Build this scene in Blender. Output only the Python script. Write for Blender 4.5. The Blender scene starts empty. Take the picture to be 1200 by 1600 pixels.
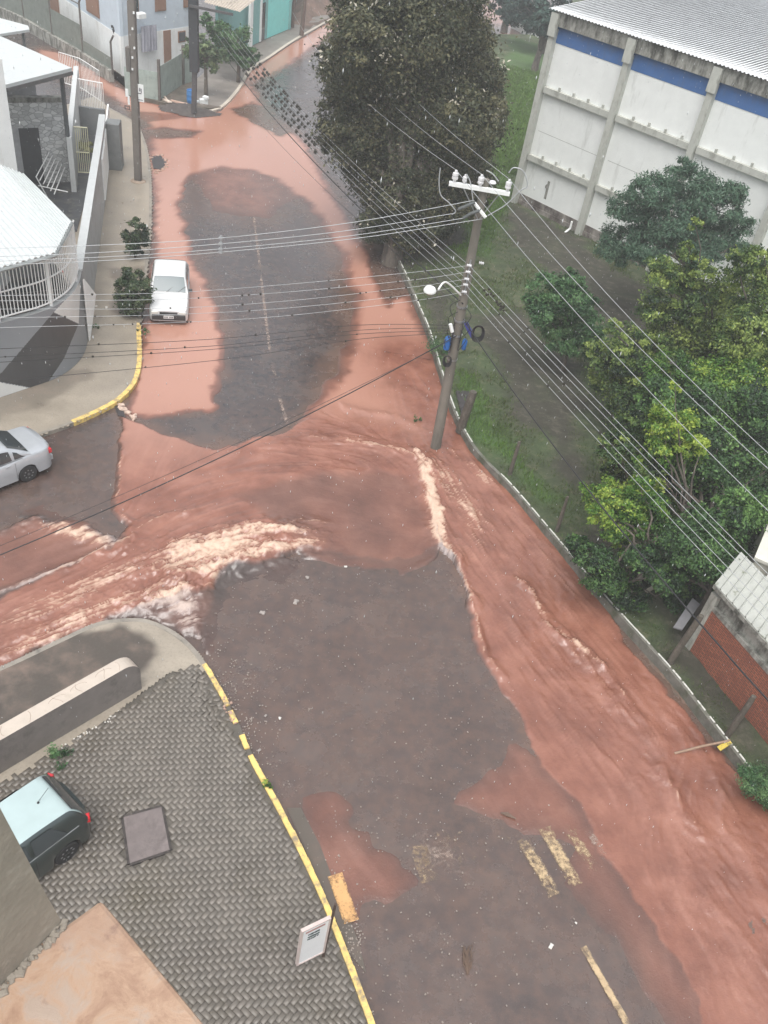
import bpy, math, random
import numpy as np
from mathutils import Vector, Matrix, noise as mnoise
R_ = math.radians
SC = bpy.context.scene

# ------------------------------------------------------------------ camera
F, CX, CY, NX, NY, H = 1350.0, 600.0, 800.0, 325.0, 2380.0, 18.3
_dn = np.array([NX-CX, NY-CY, F]); _dn /= np.linalg.norm(_dn)
_up = -_dn; _fy = np.array([0, 0, 1.0]); _fy = _fy-_up*_fy.dot(_up); _fy /= np.linalg.norm(_fy)
_rx = np.cross(_fy, _up); CR = np.array([_rx, _fy, _up])
def P(px, py, z=0.0):
    "point of the height z seen at photograph position (px,py)"
    d = CR @ np.array([px-CX, py-CY, F]); t = (z-H)/d[2]
    return Vector((d[0]*t, d[1]*t, z))
def PY(px, py, Y):
    "point at horizontal distance Y"
    d = CR @ np.array([px-CX, py-CY, F]); t = Y/d[1]
    return Vector((d[0]*t, Y, H+d[2]*t))
def PL(l, z=0.0): return [P(x, y, z) for x, y in l]
cam = bpy.data.cameras.new('camera'); camo = bpy.data.objects.new('camera', cam); SC.collection.objects.link(camo)
m = Matrix([[CR[0][0], -CR[0][1], -CR[0][2], 0], [CR[1][0], -CR[1][1], -CR[1][2], 0], [CR[2][0], -CR[2][1], -CR[2][2], H], [0, 0, 0, 1]])
camo.matrix_world = m
cam.sensor_fit = 'VERTICAL'; cam.sensor_height = 36; cam.lens = F/1600*36; cam.clip_start = 0.05; cam.clip_end = 900
SC.camera = camo; SC.render.resolution_x = 768; SC.render.resolution_y = 1024

# ------------------------------------------------------------------ sky and sun (rain, overcast)
W = bpy.data.worlds.new("World"); SC.world = W; W.use_nodes = True
nt = W.node_tree; nt.nodes.clear()
sky = nt.nodes.new('ShaderNodeTexSky'); sky.sky_type = 'NISHITA'; sky.sun_disc = False
SUN_EL, SUN_AZ = R_(66), R_(190)
sky.sun_elevation = SUN_EL; sky.sun_rotation = SUN_AZ; sky.air_density = 1.0; sky.dust_density = 4.0; sky.ozone_density = 0.6
hs = nt.nodes.new('ShaderNodeHueSaturation'); hs.inputs['Saturation'].default_value = 0.22
bg = nt.nodes.new('ShaderNodeBackground'); bg.inputs[1].default_value = 0.15
wo = nt.nodes.new('ShaderNodeOutputWorld')
nt.links.new(sky.outputs[0], hs.inputs['Color']); nt.links.new(hs.outputs[0], bg.inputs[0]); nt.links.new(bg.outputs[0], wo.inputs[0])
sl = bpy.data.lights.new('sun', 'SUN'); sl.energy = 1.25; sl.angle = R_(55); sl.color = (1, 0.97, 0.93)
so = bpy.data.objects.new('sun', sl); SC.collection.objects.link(so)
dirv = Vector((math.sin(SUN_AZ)*math.cos(SUN_EL), math.cos(SUN_AZ)*math.cos(SUN_EL), math.sin(SUN_EL)))
so.rotation_euler = dirv.to_track_quat('Z', 'Y').to_euler(); so.location = dirv*60
SC.view_settings.view_transform = 'Standard'; SC.view_settings.look = 'None'; SC.view_settings.gamma = 1.0
SC.view_settings.exposure = 0.72
SC.render.engine = 'CYCLES'
SC.cycles.volume_bounces = 1; SC.cycles.max_bounces = 6; SC.cycles.transparent_max_bounces = 12

# ------------------------------------------------------------------ helpers
rnd = random.Random(7)
OW = {}
class MB:
    def __init__(s): s.v = []; s.f = []; s.mi = []; s.tone = None
    def add(s, vs, fs, mi=0):
        n = len(s.v); s.v += [tuple(v) for v in vs]; s.f += [tuple(i+n for i in f) for f in fs]; s.mi += [mi]*len(fs); return s
    def box(s, c, sx, sy, sz, rot=0.0, mi=0, ch=0.0):
        "box on centre c, sizes, turned by rot about z; ch chamfers the top"
        cr, sr = math.cos(rot), math.sin(rot); vs = []
        for z, k in ((-sz/2, 1), (sz/2-ch, 1), (sz/2, 0)):
            ex = sx/2-(0 if k else ch); ey = sy/2-(0 if k else ch)
            for a, b in ((-ex, -ey), (ex, -ey), (ex, ey), (-ex, ey)): vs.append((c[0]+a*cr-b*sr, c[1]+a*sr+b*cr, c[2]+z))
        if ch == 0:
            vs = vs[:4]+vs[8:]; fs = [(3, 2, 1, 0), (4, 5, 6, 7)]+[(i, (i+1) % 4, (i+1) % 4+4, i+4) for i in range(4)]
        else: fs = [(3, 2, 1, 0), (8, 9, 10, 11)]+[(i+o, (i+1) % 4+o, (i+1) % 4+4+o, i+4+o) for o in (0, 4) for i in range(4)]
        return s.add(vs, fs, mi)
    def beam(s, a, b, w, h, up=(0, 0, 1), mi=0):
        a, b = Vector(a), Vector(b); d = (b-a).normalized(); u = Vector(up)
        if abs(d.dot(u)) > .98: u = Vector((0, 1, 0))
        r = d.cross(u).normalized(); u = r.cross(d)
        vs = [p+r*x*w/2+u*y*h/2 for p in (a, b) for x, y in ((-1, -1), (1, -1), (1, 1), (-1, 1))]
        return s.add(vs, [(0, 1, 2, 3), (7, 6, 5, 4)]+[(i, i+4, (i+1) % 4+4, (i+1) % 4) for i in range(4)], mi)
    def tube(s, pts, r, n=8, mi=0, cap=True):
        pts = [Vector(p) for p in pts]; rs = r if isinstance(r, (list, tuple)) else [r]*len(pts)
        vs = []; u = None
        for i, p in enumerate(pts):
            d = (pts[min(i+1, len(pts)-1)]-pts[max(i-1, 0)]).normalized()
            if u is None: u = d.cross(Vector((0, 0, 1)) if abs(d.z) < .9 else Vector((1, 0, 0))).normalized()
            u = (u-d*u.dot(d)).normalized(); w = d.cross(u)
            vs += [p+(u*math.cos(2*math.pi*k/n)+w*math.sin(2*math.pi*k/n))*rs[i] for k in range(n)]
        fs = [(i*n+k, i*n+(k+1) % n, (i+1)*n+(k+1) % n, (i+1)*n+k) for i in range(len(pts)-1) for k in range(n)]
        if cap: fs += [tuple(range(n))[::-1], tuple((len(pts)-1)*n+k for k in range(n))]
        return s.add(vs, fs, mi)
    def prism(s, poly, z0, z1, mi=0):
        "vertical prism over a flat polygon of (x,y)"
        n = len(poly); A = sum(poly[i][0]*poly[(i+1) % n][1]-poly[(i+1) % n][0]*poly[i][1] for i in range(n))
        if A < 0: poly = poly[::-1]
        vs = [(p[0], p[1], z0) for p in poly]+[(p[0], p[1], z1) for p in poly]
        return s.add(vs, [tuple(range(n))[::-1], tuple(range(n, 2*n))]+[(i, (i+1) % n, (i+1) % n+n, i+n) for i in range(n)], mi)
    def lathe(s, prof, c=(0, 0, 0), n=16, axis='z', mi=0):
        vs = []
        for r, h in prof:
            for k in range(n):
                a = 2*math.pi*k/n
                p = (r*math.cos(a), r*math.sin(a), h) if axis == 'z' else ((r*math.cos(a), h, r*math.sin(a)) if axis == 'y' else (h, r*math.cos(a), r*math.sin(a)))
                vs.append((c[0]+p[0], c[1]+p[1], c[2]+p[2]))
        L = len(prof); fs = [(i*n+k, i*n+(k+1) % n, (i+1)*n+(k+1) % n, (i+1)*n+k) for i in range(L-1) for k in range(n)]
        fs += [tuple(range(n))[::-1], tuple((L-1)*n+k for k in range(n))]
        return s.add(vs, fs, mi)
    def quad(s, a, b, c, d, mi=0): return s.add([a, b, c, d], [(0, 1, 2, 3)], mi)
    def slab(s, a, b, c, d, t, mi=0):
        a, b, c, d = map(Vector, (a, b, c, d)); n = (b-a).cross(d-a).normalized()*t
        return s.add([a, b, c, d, a-n, b-n, c-n, d-n], [(0, 1, 2, 3), (7, 6, 5, 4), (0, 4, 5, 1), (1, 5, 6, 2), (2, 6, 7, 3), (3, 7, 4, 0)], mi)

def link(o, parent=None, org=None):
    SC.collection.objects.link(o)
    pw = Vector((0, 0, 0))
    if parent is not None: o.parent = parent; pw = OW[parent.name]
    o.location = org-pw; OW[o.name] = org.copy()
    return o
def obj(name, mb, mat, parent=None, smooth=None, org=None, label=None, cat=None, group=None, kind=None, attrs=None):
    V = np.array(mb.v, dtype=float)
    if org is None:
        org = Vector(((V[:, 0].min()+V[:, 0].max())/2, (V[:, 1].min()+V[:, 1].max())/2, V[:, 2].min()))
    org = Vector(org); V = V-np.array(org)
    me = bpy.data.meshes.new(name); me.from_pydata(V.tolist(), [], mb.f)
    mats = mat if isinstance(mat, (list, tuple)) else [mat]
    for x in mats: me.materials.append(x)
    if len(mats) > 1: me.polygons.foreach_set('material_index', mb.mi)
    if smooth is not None:
        me.polygons.foreach_set('use_smooth', [True]*len(me.polygons))
        if smooth < 180: me.set_sharp_from_angle(angle=R_(smooth))
    if attrs:
        for k, a in attrs.items():
            at = me.attributes.new(k, 'FLOAT', 'POINT'); at.data.foreach_set('value', np.asarray(a, dtype=np.float32))
    me.update()
    o = bpy.data.objects.new(name, me); link(o, parent, org)
    tag(o, label, cat, group, kind); return o
def tag(o, label=None, cat=None, group=None, kind=None):
    if label: o['label'] = label
    if cat: o['category'] = cat
    if group: o['group'] = group
    if kind: o['kind'] = kind
def thing(name, loc, label, cat, group=None):
    o = bpy.data.objects.new(name, None); o.empty_display_size = .2; link(o, None, Vector(loc)); tag(o, label, cat, group); return o
def clone(root, loc=None, rot=None, label=None, group=None):
    def cp(o, par):
        c = o.copy(); SC.collection.objects.link(c); c.parent = par
        for ch in o.children: cp(ch, c)
        return c
    r = cp(root, None)
    if loc is not None: r.location = loc
    if rot is not None: r.rotation_euler = rot
    tag(r, label, None, group); return r

# ------------------------------------------------------------------ materials
def node_mat(name):
    m = bpy.data.materials.new(name); m.use_nodes = True; nt = m.node_tree
    return m, nt, nt.nodes['Principled BSDF']
def N(nt, t, **kw):
    n = nt.nodes.new(t)
    for k, v in kw.items():
        if k in n.inputs: n.inputs[k].default_value = v
        else: setattr(n, k, v)
    return n
def ramp(nt, fac, stops):
    r = nt.nodes.new('ShaderNodeValToRGB'); e = r.color_ramp.elements
    while len(e) < len(stops): e.new(.5)
    for i, (p, c) in enumerate(stops):
        e[i].position = p; e[i].color = (c if isinstance(c, (tuple, list)) else (c, c, c))[:3]+(1,) if not isinstance(c, (int, float)) else (c, c, c, 1)
    nt.links.new(fac, r.inputs[0]); return r.outputs[0]
def mix(nt, fac, a, b, mode='MIX'):
    n = nt.nodes.new('ShaderNodeMix'); n.data_type = 'RGBA'; n.blend_type = mode
    for i, x in ((0, fac), (6, a), (7, b)):
        if hasattr(x, 'links') or hasattr(x, 'is_linked'): nt.links.new(x, n.inputs[i])
        else: n.inputs[i].default_value = x if i == 0 else tuple(x)[:3]+(1,)
    return n.outputs[2]
def mth(nt, op, a, b=0.0, clamp=False):
    n = nt.nodes.new('ShaderNodeMath'); n.operation = op; n.use_clamp = clamp
    for i, x in ((0, a), (1, b)):
        if hasattr(x, 'is_linked'): nt.links.new(x, n.inputs[i])
        else: n.inputs[i].default_value = x
    return n.outputs[0]
def coords(nt, kind='Object', scale=(1, 1, 1), rot=(0, 0, 0)):
    if kind == 'World':
        g = nt.nodes.new('ShaderNodeNewGeometry'); out = g.outputs['Position']
    else: out = nt.nodes.new('ShaderNodeTexCoord').outputs[kind]
    mp = nt.nodes.new('ShaderNodeMapping'); mp.inputs['Scale'].default_value = scale; mp.inputs['Rotation'].default_value = rot
    nt.links.new(out, mp.inputs[0]); return mp.outputs[0]
def noise(nt, vec, scale, detail=4, rough=.6, dist=0.0):
    n = nt.nodes.new('ShaderNodeTexNoise'); n.inputs['Scale'].default_value = scale; n.inputs['Detail'].default_value = detail
    n.inputs['Roughness'].default_value = rough; n.inputs['Distortion'].default_value = dist
    nt.links.new(vec, n.inputs['Vector']); return n.outputs[0]
def attr(nt, name):
    a = nt.nodes.new('ShaderNodeAttribute'); a.attribute_name = name; return a.outputs['Fac']
def bump(nt, bs, h, strength=.4, dist=.02):
    b = nt.nodes.new('ShaderNodeBump'); b.inputs['Strength'].default_value = strength; b.inputs['Distance'].default_value = dist
    nt.links.new(h, b.inputs['Height']); nt.links.new(b.outputs[0], bs.inputs['Normal'])
def M(name, col, rough=.6, var=.25, scale=3.0, dirt=None, dscale=1.0, dlo=.5, dhi=.75, streak=1.0, bmp=.2, bscale=30, metal=0.0, spec=.5, coords_='Object'):
    "surface with mottled colour, an optional second colour in patches (streak<1 stretches them down the wall) and fine bump"
    m, nt, bs = node_mat(name); vec = coords(nt, coords_)
    n1 = noise(nt, vec, scale, 5)
    c = ramp(nt, n1, [(.25, tuple(x*(1-var) for x in col)), (.75, tuple(min(1, x*(1+var)) for x in col))])
    if dirt:
        v2 = coords(nt, coords_, (1, 1, streak)); n2 = noise(nt, v2, dscale, 6, .7)
        f = ramp(nt, n2, [(dlo, 0.0), (dhi, 1.0)]); c = mix(nt, f, c, dirt)
    nt.links.new(c, bs.inputs['Base Color']); bs.inputs['Roughness'].default_value = rough; bs.inputs['Metallic'].default_value = metal
    bs.inputs['Specular IOR Level'].default_value = spec
    if bmp: bump(nt, bs, noise(nt, vec, bscale, 3), bmp, .01)
    return m
def plain(name, col, rough=.4, metal=0.0, spec=.5, coat=0.0):
    return M(name, col, rough, .06, 4, bmp=.05, metal=metal, spec=spec) if not coat else _paint(name, col, rough, coat)
def _paint(name, col, rough, coat):
    m, nt, bs = node_mat(name); vec = coords(nt)
    c = ramp(nt, noise(nt, vec, 2.5, 4), [(.3, tuple(x*.9 for x in col)), (.7, col)])
    nt.links.new(c, bs.inputs['Base Color']); bs.inputs['Roughness'].default_value = rough
    bs.inputs['Coat Weight'].default_value = coat; bs.inputs['Coat Roughness'].default_value = .06
    v = nt.nodes.new('ShaderNodeTexVoronoi'); v.inputs['Scale'].default_value = 45; nt.links.new(vec, v.inputs['Vector'])
    d = ramp(nt, v.outputs['Distance'], [(.0, 1.0), (.28, 0.0)])       # rain beads
    bump(nt, bs, d, .25, .004); return m

MT = {}
MT['white_paint'] = M('white_paint', (.74, .76, .75), .55, .06, 2, (.50, .50, .46), 1.2, .55, .8, .25)
MT['white_metal'] = plain('white_metal', (.78, .79, .78), .4)
MT['concrete'] = M('concrete', (.30, .28, .25), .55, .22, 2.5, (.16, .15, .13), .9, .45, .7)
MT['old_concrete'] = M('old_concrete', (.36, .36, .32), .8, .2, 3, (.10, .10, .085), 1.6, .48, .68, .35)
MT['dark_asphalt'] = M('dark_asphalt', (.05, .05, .052), .35, .3, 5)
MT['rubber'] = plain('rubber', (.02, .02, .021), .7)
MT['black'] = plain('black', (.025, .026, .028), .5)
MT['glass'] = None
def glassy(name, col, rough=.06):
    m, nt, bs = node_mat(name); bs.inputs['Base Color'].default_value = col+(1,); bs.inputs['Roughness'].default_value = rough
    bs.inputs['Specular IOR Level'].default_value = .8; bs.inputs['Coat Weight'].default_value = .6
    bump(nt, bs, noise(nt, coords(nt), 5, 2), .05, .02); return m
MT['glass'] = glassy('dark_glass', (.035, .045, .05)); MT['windscreen'] = glassy('windscreen_glass', (.06, .095, .105), .28); MT['windscreen'].node_tree.nodes['Principled BSDF'].inputs['Coat Weight'].default_value = 0
MT['rim'] = plain('rim', (.35, .36, .37), .35, .7)
# ================================================================== numeric fields for the flooded street
def sdist(X, Y, poly):
    "signed distance to polygon (positive inside)"
    p = np.array([(q[0], q[1]) for q in poly]); d = np.full(X.shape, 1e9); ins = np.zeros(X.shape, bool)
    for i in range(len(p)):
        a, b = p[i], p[(i+1) % len(p)]; e = b-a; L = e.dot(e)+1e-12
        t = np.clip(((X-a[0])*e[0]+(Y-a[1])*e[1])/L, 0, 1)
        d = np.minimum(d, (X-a[0]-t*e[0])**2+(Y-a[1]-t*e[1])**2)
        c = ((a[1] > Y) != (b[1] > Y)); dy = e[1] if abs(e[1]) > 1e-12 else 1e-12
        ins ^= c & (X < e[0]*(Y-a[1])/dy+a[0])
    d = np.sqrt(d); return np.where(ins, d, -d)
def pdist(X, Y, line):
    "distance to a polyline, and the fraction along it"
    p = np.array([(q[0], q[1]) for q in line]); d = np.full(X.shape, 1e9); T = np.zeros(X.shape); n = len(p)-1
    for i in range(n):
        a, b = p[i], p[i+1]; e = b-a; L = e.dot(e)+1e-12
        t = np.clip(((X-a[0])*e[0]+(Y-a[1])*e[1])/L, 0, 1); q = (X-a[0]-t*e[0])**2+(Y-a[1]-t*e[1])**2
        m = q < d; d = np.where(m, q, d); T = np.where(m, (i+t)/n, T)
    return np.sqrt(d), T
def sm(x, a, b):
    t = np.clip((x-a)/(b-a), 0, 1); return t*t*(3-2*t)
def vnoise(X, Y, s, seed=0, octs=3):
    rs = np.random.RandomState(seed); T = rs.rand(256, 256); out = np.zeros(X.shape); amp = 1; tot = 0
    for o in range(octs):
        x = X*s*2**o+17.3*o; y = Y*s*2**o+9.1*o; xi = np.floor(x).astype(int); yi = np.floor(y).astype(int); fx = x-xi; fy = y-yi
        fx = fx*fx*(3-2*fx); fy = fy*fy*(3-2*fy)
        g = lambda i, j: T[i & 255, j & 255]
        out += amp*((g(xi, yi)*(1-fx)+g(xi+1, yi)*fx)*(1-fy)+(g(xi, yi+1)*(1-fx)+g(xi+1, yi+1)*fx)*fy); tot += amp; amp *= .55
    return out/tot
def rgrid(x0, x1, y0, y1, st):
    xs = np.arange(x0, x1+st/2, st); ys = np.arange(y0, y1+st/2, st); X, Y = np.meshgrid(xs, ys); return X, Y

FLOW = [  # lines the water runs along, upstream to downstream
 [(420, 690), (500, 690), (600, 700), (655, 735), (700, 820), (790, 940), (900, 1080), (1000, 1200), (1150, 1400), (1290, 1600)],
 [(640, 560), (700, 650), (760, 745), (860, 870), (960, 990), (1060, 1110), (1180, 1270), (1300, 1420)],
 [(660, 820), (560, 770), (470, 745), (360, 760), (260, 800), (160, 850), (70, 890), (-60, 950)],
 [(520, 850), (400, 855), (300, 885), (200, 930), (100, 975), (0, 1015), (-80, 1050)],
 [(470, 890), (360, 905), (290, 950), (200, 960), (100, 1000), (0, 1040)],
 [(420, 200), (310, 290), (285, 380), (300, 500), (290, 600), (240, 700), (200, 790)],
 [(470, 230), (540, 350), (590, 470), (600, 600), (620, 690)],
 [(90, 100), (200, 200), (300, 250), (330, 200), (450, 60)],
 [(1080, 1200), (1000, 1300), (1050, 1500), (1100, 1700)], [(700, 900), (740, 1010), (800, 1120), (900, 1260), (1050, 1450)],
 [(380, 1100), (450, 1260), (540, 1390), (600, 1450)]]
FLOWW = [[(P(*a).x, P(*a).y) for a in l] for l in FLOW]
def flow_dir(X, Y):
    U = np.zeros(X.shape); V = np.zeros(X.shape)
    for l in FLOWW:
        for (ax, ay), (bx, by) in zip(l[:-1], l[1:]):
            ex, ey = bx-ax, by-ay; L = math.hypot(ex, ey); t = np.clip(((X-ax)*ex+(Y-ay)*ey)/(L*L), 0, 1)
            w = 1/(((X-ax-t*ex)**2+(Y-ay-t*ey)**2)**1.5+.05)*min(L, 4)
            U += w*ex/L; V += w*ey/L
    n = np.hypot(U, V)+1e-9; return U/n, V/n
def lic(X, Y, st, N_, n=14, seed=3):
    "noise smeared along the current (line integral convolution)"
    U, V = flow_dir(X, Y); rs = np.random.RandomState(seed); h, w = X.shape
    src = N_; acc = src.copy(); cnt = 1
    for sgn in (1, -1):
        fi = np.repeat(np.arange(h)[:, None], w, 1).astype(float); fj = np.repeat(np.arange(w)[None], h, 0).astype(float)
        for k in range(n):
            ii = np.clip(np.rint(fi).astype(int), 0, h-1); jj = np.clip(np.rint(fj).astype(int), 0, w-1)
            fj = fj+sgn*U[ii, jj]; fi = fi+sgn*V[ii, jj]
            ii = np.clip(np.rint(fi).astype(int), 0, h-1); jj = np.clip(np.rint(fj).astype(int), 0, w-1)
            acc += src[ii, jj]; cnt += 1
    acc /= cnt; acc = (acc-acc.mean())/acc.std(); return acc

# muddy water: (outline, silt amount, edge softness m)
MUD = [
 ([(190, 655), (215, 658), (330, 705), (480, 662), (540, 655), (640, 680), (655, 715), (672, 780), (690, 850), (600, 880), (510, 862), (470, 858), (440, 868), (395, 885), (350, 908), (312, 928), (262, 950), (215, 963), (180, 965), (90, 1000), (0, 1045), (-80, 1075), (-80, 985), (0, 945), (80, 893), (190, 845), (212, 824), (180, 800), (190, 740)], .86, .12),
 ([(640, 700), (656, 716), (668, 775), (690, 845), (718, 900), (735, 945), (752, 1010), (775, 1060), (800, 1110), (850, 1200), (905, 1260), (950, 1340), (1000, 1420), (1060, 1500), (1100, 1600), (1110, 1700), (1500, 1700), (1290, 1330), (1150, 1210), (1085, 1130), (1015, 1050), (938, 940), (865, 840), (795, 760), (760, 725), (735, 690), (712, 650), (690, 640)], .95, .12),
 ([(236, 255), (300, 215), (330, 255), (285, 290), (282, 330), (300, 400), (345, 500), (345, 560), (333, 645), (230, 652), (200, 650), (205, 600), (228, 520), (240, 400), (240, 330)], .93, .4),
 ([(60, 75), (110, 85), (160, 120), (230, 160), (300, 172), (350, 155), (380, 115), (440, 72), (520, 22), (560, -20), (600, -20), (500, 70), (440, 110), (395, 135), (420, 180), (470, 215), (510, 280), (555, 360), (590, 420), (640, 460), (672, 520), (700, 590), (715, 650), (740, 700), (640, 715), (540, 668), (470, 668), (515, 600), (550, 530), (553, 460), (525, 385), (480, 320), (430, 280), (395, 270), (350, 262), (280, 285), (235, 280), (228, 190), (170, 150), (60, 100)], .86, .6),
 ([(-80, 845), (0, 830), (50, 815), (110, 822), (190, 850), (80, 893), (0, 935), (-80, 960)], .62, .3),
 ([(190, 690), (190, 800), (150, 820), (-60, 800), (-60, 740), (80, 740)], .28, .8),
 ([(690, 860), (660, 885), (600, 892), (540, 885), (470, 865), (420, 850), (500, 800), (600, 740), (650, 740)], .5, .15),
 ([(800, 1160), (835, 1175), (900, 1250), (950, 1320), (960, 1380), (890, 1320), (820, 1290), (770, 1280), (700, 1248), (760, 1215)], .56, .65), ([(900, 1260), (1000, 1400), (1080, 1500), (1150, 1640), (1050, 1640), (965, 1500), (880, 1370)], .5, .9),
 ([(470, 1240), (530, 1250), (575, 1310), (640, 1370), (650, 1395), (560, 1445), (520, 1390), (480, 1320)], .54, .55),
 ([(380, 1110), (420, 1090), (480, 1150), (560, 1240), (600, 1330), (520, 1370), (440, 1260)], .30, .9),
 ([(300, 940), (420, 870), (700, 900), (740, 1010), (620, 1080), (480, 1000), (350, 1090)], .22, 1.2),
 ([(420, 700), (470, 745), (400, 800), (300, 780)], .0, .3),
 ([(205, 968), (240, 950), (285, 925), (330, 905), (325, 950), (312, 1000), (290, 1000), (250, 978)], .24, .2),
 ([(290, 262), (420, 255), (480, 300), (420, 345), (330, 330)], .5, 1.5),
 ([(750, -30), (900, -30), (800, 60), (740, 30)], .7, .5)]
# subtract: asphalt showing through inside muddy areas; last one, darker patch by the tree
DRY = [([(370, 775), (470, 748), (590, 738), (648, 755), (670, 800), (700, 860), (640, 900), (480, 865), (430, 822)], .38, .35),
 ([(215, 658), (345, 640), (420, 620), (475, 655), (440, 672), (330, 700)], .85, .2),
 ([(362, 170), (395, 160), (470, 190), (440, 215), (390, 190)], .9, .3), ([(225, 205), (255, 198), (310, 205), (300, 216), (240, 216)], .7, .3), ([(120, 120), (160, 155), (175, 175), (210, 175), (300, 178), (340, 172), (330, 182), (230, 190), (160, 172)], .3, .3),
 ([(565, 350), (615, 370), (660, 450), (640, 450), (610, 480), (585, 440)], .8, .3)]
# foam: (line, half width m, strength)
FOAM = [
 ([(262, 893), (300, 872), (350, 858), (405, 850)], .80, 1.0), ([(300, 862), (360, 840), (430, 830), (470, 838)], .30, .9), ([(340, 890), (410, 866), (505, 848)], .26, .85), ([(275, 912), (330, 900), (380, 885)], .22, .9), ([(430, 828), (470, 815), (510, 820)], .16, .45), ([(420, 850), (460, 832), (500, 830)], .14, .5),
 ([(545, 640), (600, 650), (680, 680)], .12, .35), ([(400, 697), (500, 687), (590, 697), (640, 712), (662, 738)], .16, .5), ([(380, 745), (470, 735), (560, 745)], .1, .2),
 ([(652, 712), (664, 750), (678, 795), (688, 840), (706, 880)], .24, 1.15), ([(700, 870), (722, 905), (735, 945)], .12, .95), ([(668, 720), (700, 760), (735, 800), (755, 850)], .55, .5), ([(690, 700), (740, 735), (790, 790)], .25, .45),
 ([(-60, 960), (0, 935), (80, 893), (150, 865), (200, 843), (240, 815), (300, 798)], .10, .62), ([(260, 865), (200, 895), (130, 925), (60, 960), (0, 990)], .6, .5), ([(300, 930), (220, 940), (130, 970), (50, 1005), (0, 1025)], .45, .6),
 ([(50, 815), (100, 830), (160, 843), (195, 852)], .28, .75), ([(-40, 838), (20, 828), (60, 816)], .08, .4),
 ([(225, 960), (255, 945), (298, 928)], .22, .8), ([(258, 955), (285, 950), (300, 985)], .42, .75), ([(300, 930), (330, 915), (370, 895)], .14, .5), ([(320, 1015), (300, 985)], .12, .6),
 ([(820, 920), (850, 970), (900, 1012), (935, 1045)], .14, .8), ([(945, 1050), (1000, 1120)], .06, .35), ([(735, 930), (745, 965), (760, 1020), (782, 1052)], .07, .55), ([(800, 905), (830, 930)], .1, .5),
 ([(1030, 1205), (1060, 1260), (1090, 1310)], .06, .55), ([(1110, 1180), (1130, 1240), (1120, 1290)], .05, .3), ([(880, 1000), (930, 1060), (960, 1110)], .18, .35), ([(960, 1080), (1010, 1150)], .15, .3),
 ([(190, 655), (190, 740), (181, 800), (212, 822)], .04, .5), ([(560, 890), (620, 895), (680, 870)], .03, .25), ([(820, 1290), (900, 1255)], .05, .15), ([(330, 650), (240, 655)], .03, .2),
 ([(640, 520), (610, 560), (600, 620), (650, 655)], .05, .05)]
OPENW = [[(P(*a).x, P(*a).y) for a in l] for l, _, _ in MUD]
def fields(X, Y, st):
    wx = X+(vnoise(X, Y, .9, 11)-.5)*.7+(vnoise(X, Y, 3.5, 12)-.5)*.18; wy = Y+(vnoise(X, Y, .9, 13)-.5)*.7+(vnoise(X, Y, 3.5, 14)-.5)*.18
    far = np.clip((Y-25)/20, 0, 2)
    mud = np.zeros(X.shape); keep = 1-mud
    for (l, a, s), w in zip(MUD, OPENW):
        if a in (0, .30): continue      # thin films live in the asphalt itself
        d = sdist(wx, wy, w); mud = np.maximum(mud, a*sm(d, -s, s))
    for l, a, s in DRY:
        d = sdist(wx, wy, [(P(*q).x, P(*q).y) for q in l]); mud *= 1-a*sm(d, -s, s)
    base = vnoise(X, Y, .35, 5, 4); mud2 = mud+.13*sm(base, .35, .7)
    nz = np.random.RandomState(4).rand(*X.shape)
    L1 = lic(X, Y, st, vnoise(X, Y, 4.5/ max(1, st/.06), 21, 3)+.4*nz, 10 if st < .1 else 4); L2 = lic(X, Y, st, nz, 6)
    L3 = vnoise(X, Y, 7, 22, 3)
    fo = np.zeros(X.shape); hump = np.zeros(X.shape)
    for l, hw, s in FOAM:
        w = [(P(*q).x, P(*q).y) for q in l]
        x0 = min(a for a, b in w)-3; x1 = max(a for a, b in w)+3; y0 = min(b for a, b in w)-3; y1 = max(b for a, b in w)+3
        if x1 < X.min() or x0 > X.max() or y1 < Y.min() or y0 > Y.max(): continue
        d, T = pdist(wx*.6+X*.4, wy*.6+Y*.4, w); g = np.exp(-(d/hw)**2)*(.25+.75*np.sin(np.pi*np.clip(T*.9+.05, 0, 1))**.6)*s
        fo = np.maximum(fo, g); hump += .24*np.exp(-(d/(hw*1.3+.08))**2)*min(s, 1)
    L4 = vnoise(X, Y, 9, 25, 3)-.5; tex = .25*L1+.45*L2+(L3-.5)*1.6+L4*2.2
    foam = sm(fo*1.2+tex*.32*(fo > .04)*(.4+fo*(1-.4*sm(fo, .7, 1)))-.14, .12, 1.0)
    turb = sm(mud, .55, .9)
    act = np.zeros(X.shape)
    for l in FLOWW[:5]: act = np.maximum(act, np.exp(-(pdist(X, Y, l)[0]/1.9)**2))
    foam = np.maximum(foam, .22*turb*act*sm(tex, .7, 1.9)*(Y < 30))
    L5 = vnoise(X, Y, 3.2, 27, 4)-.5
    z = -.03+.042*sm(mud, .10, .40)+.045*sm(mud, .6, .86)*(.35+.65*act)*(1-.8*sm(12.5-Y, 0, 3))+act*turb*(.005*L1+.006*L2+.05*L5)+hump*(.6+.10*L1+.5*(L3-.5))*.9+.003*turb*L1
    z = np.where(mud < .10, -.03, z)
    global CALM
    CALM = np.clip(1-1.3*act, 0, 1)*sm(mud, .6, .9)*sm(Y, 19, 27)
    return mud2, foam, z, mud, L1
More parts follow.
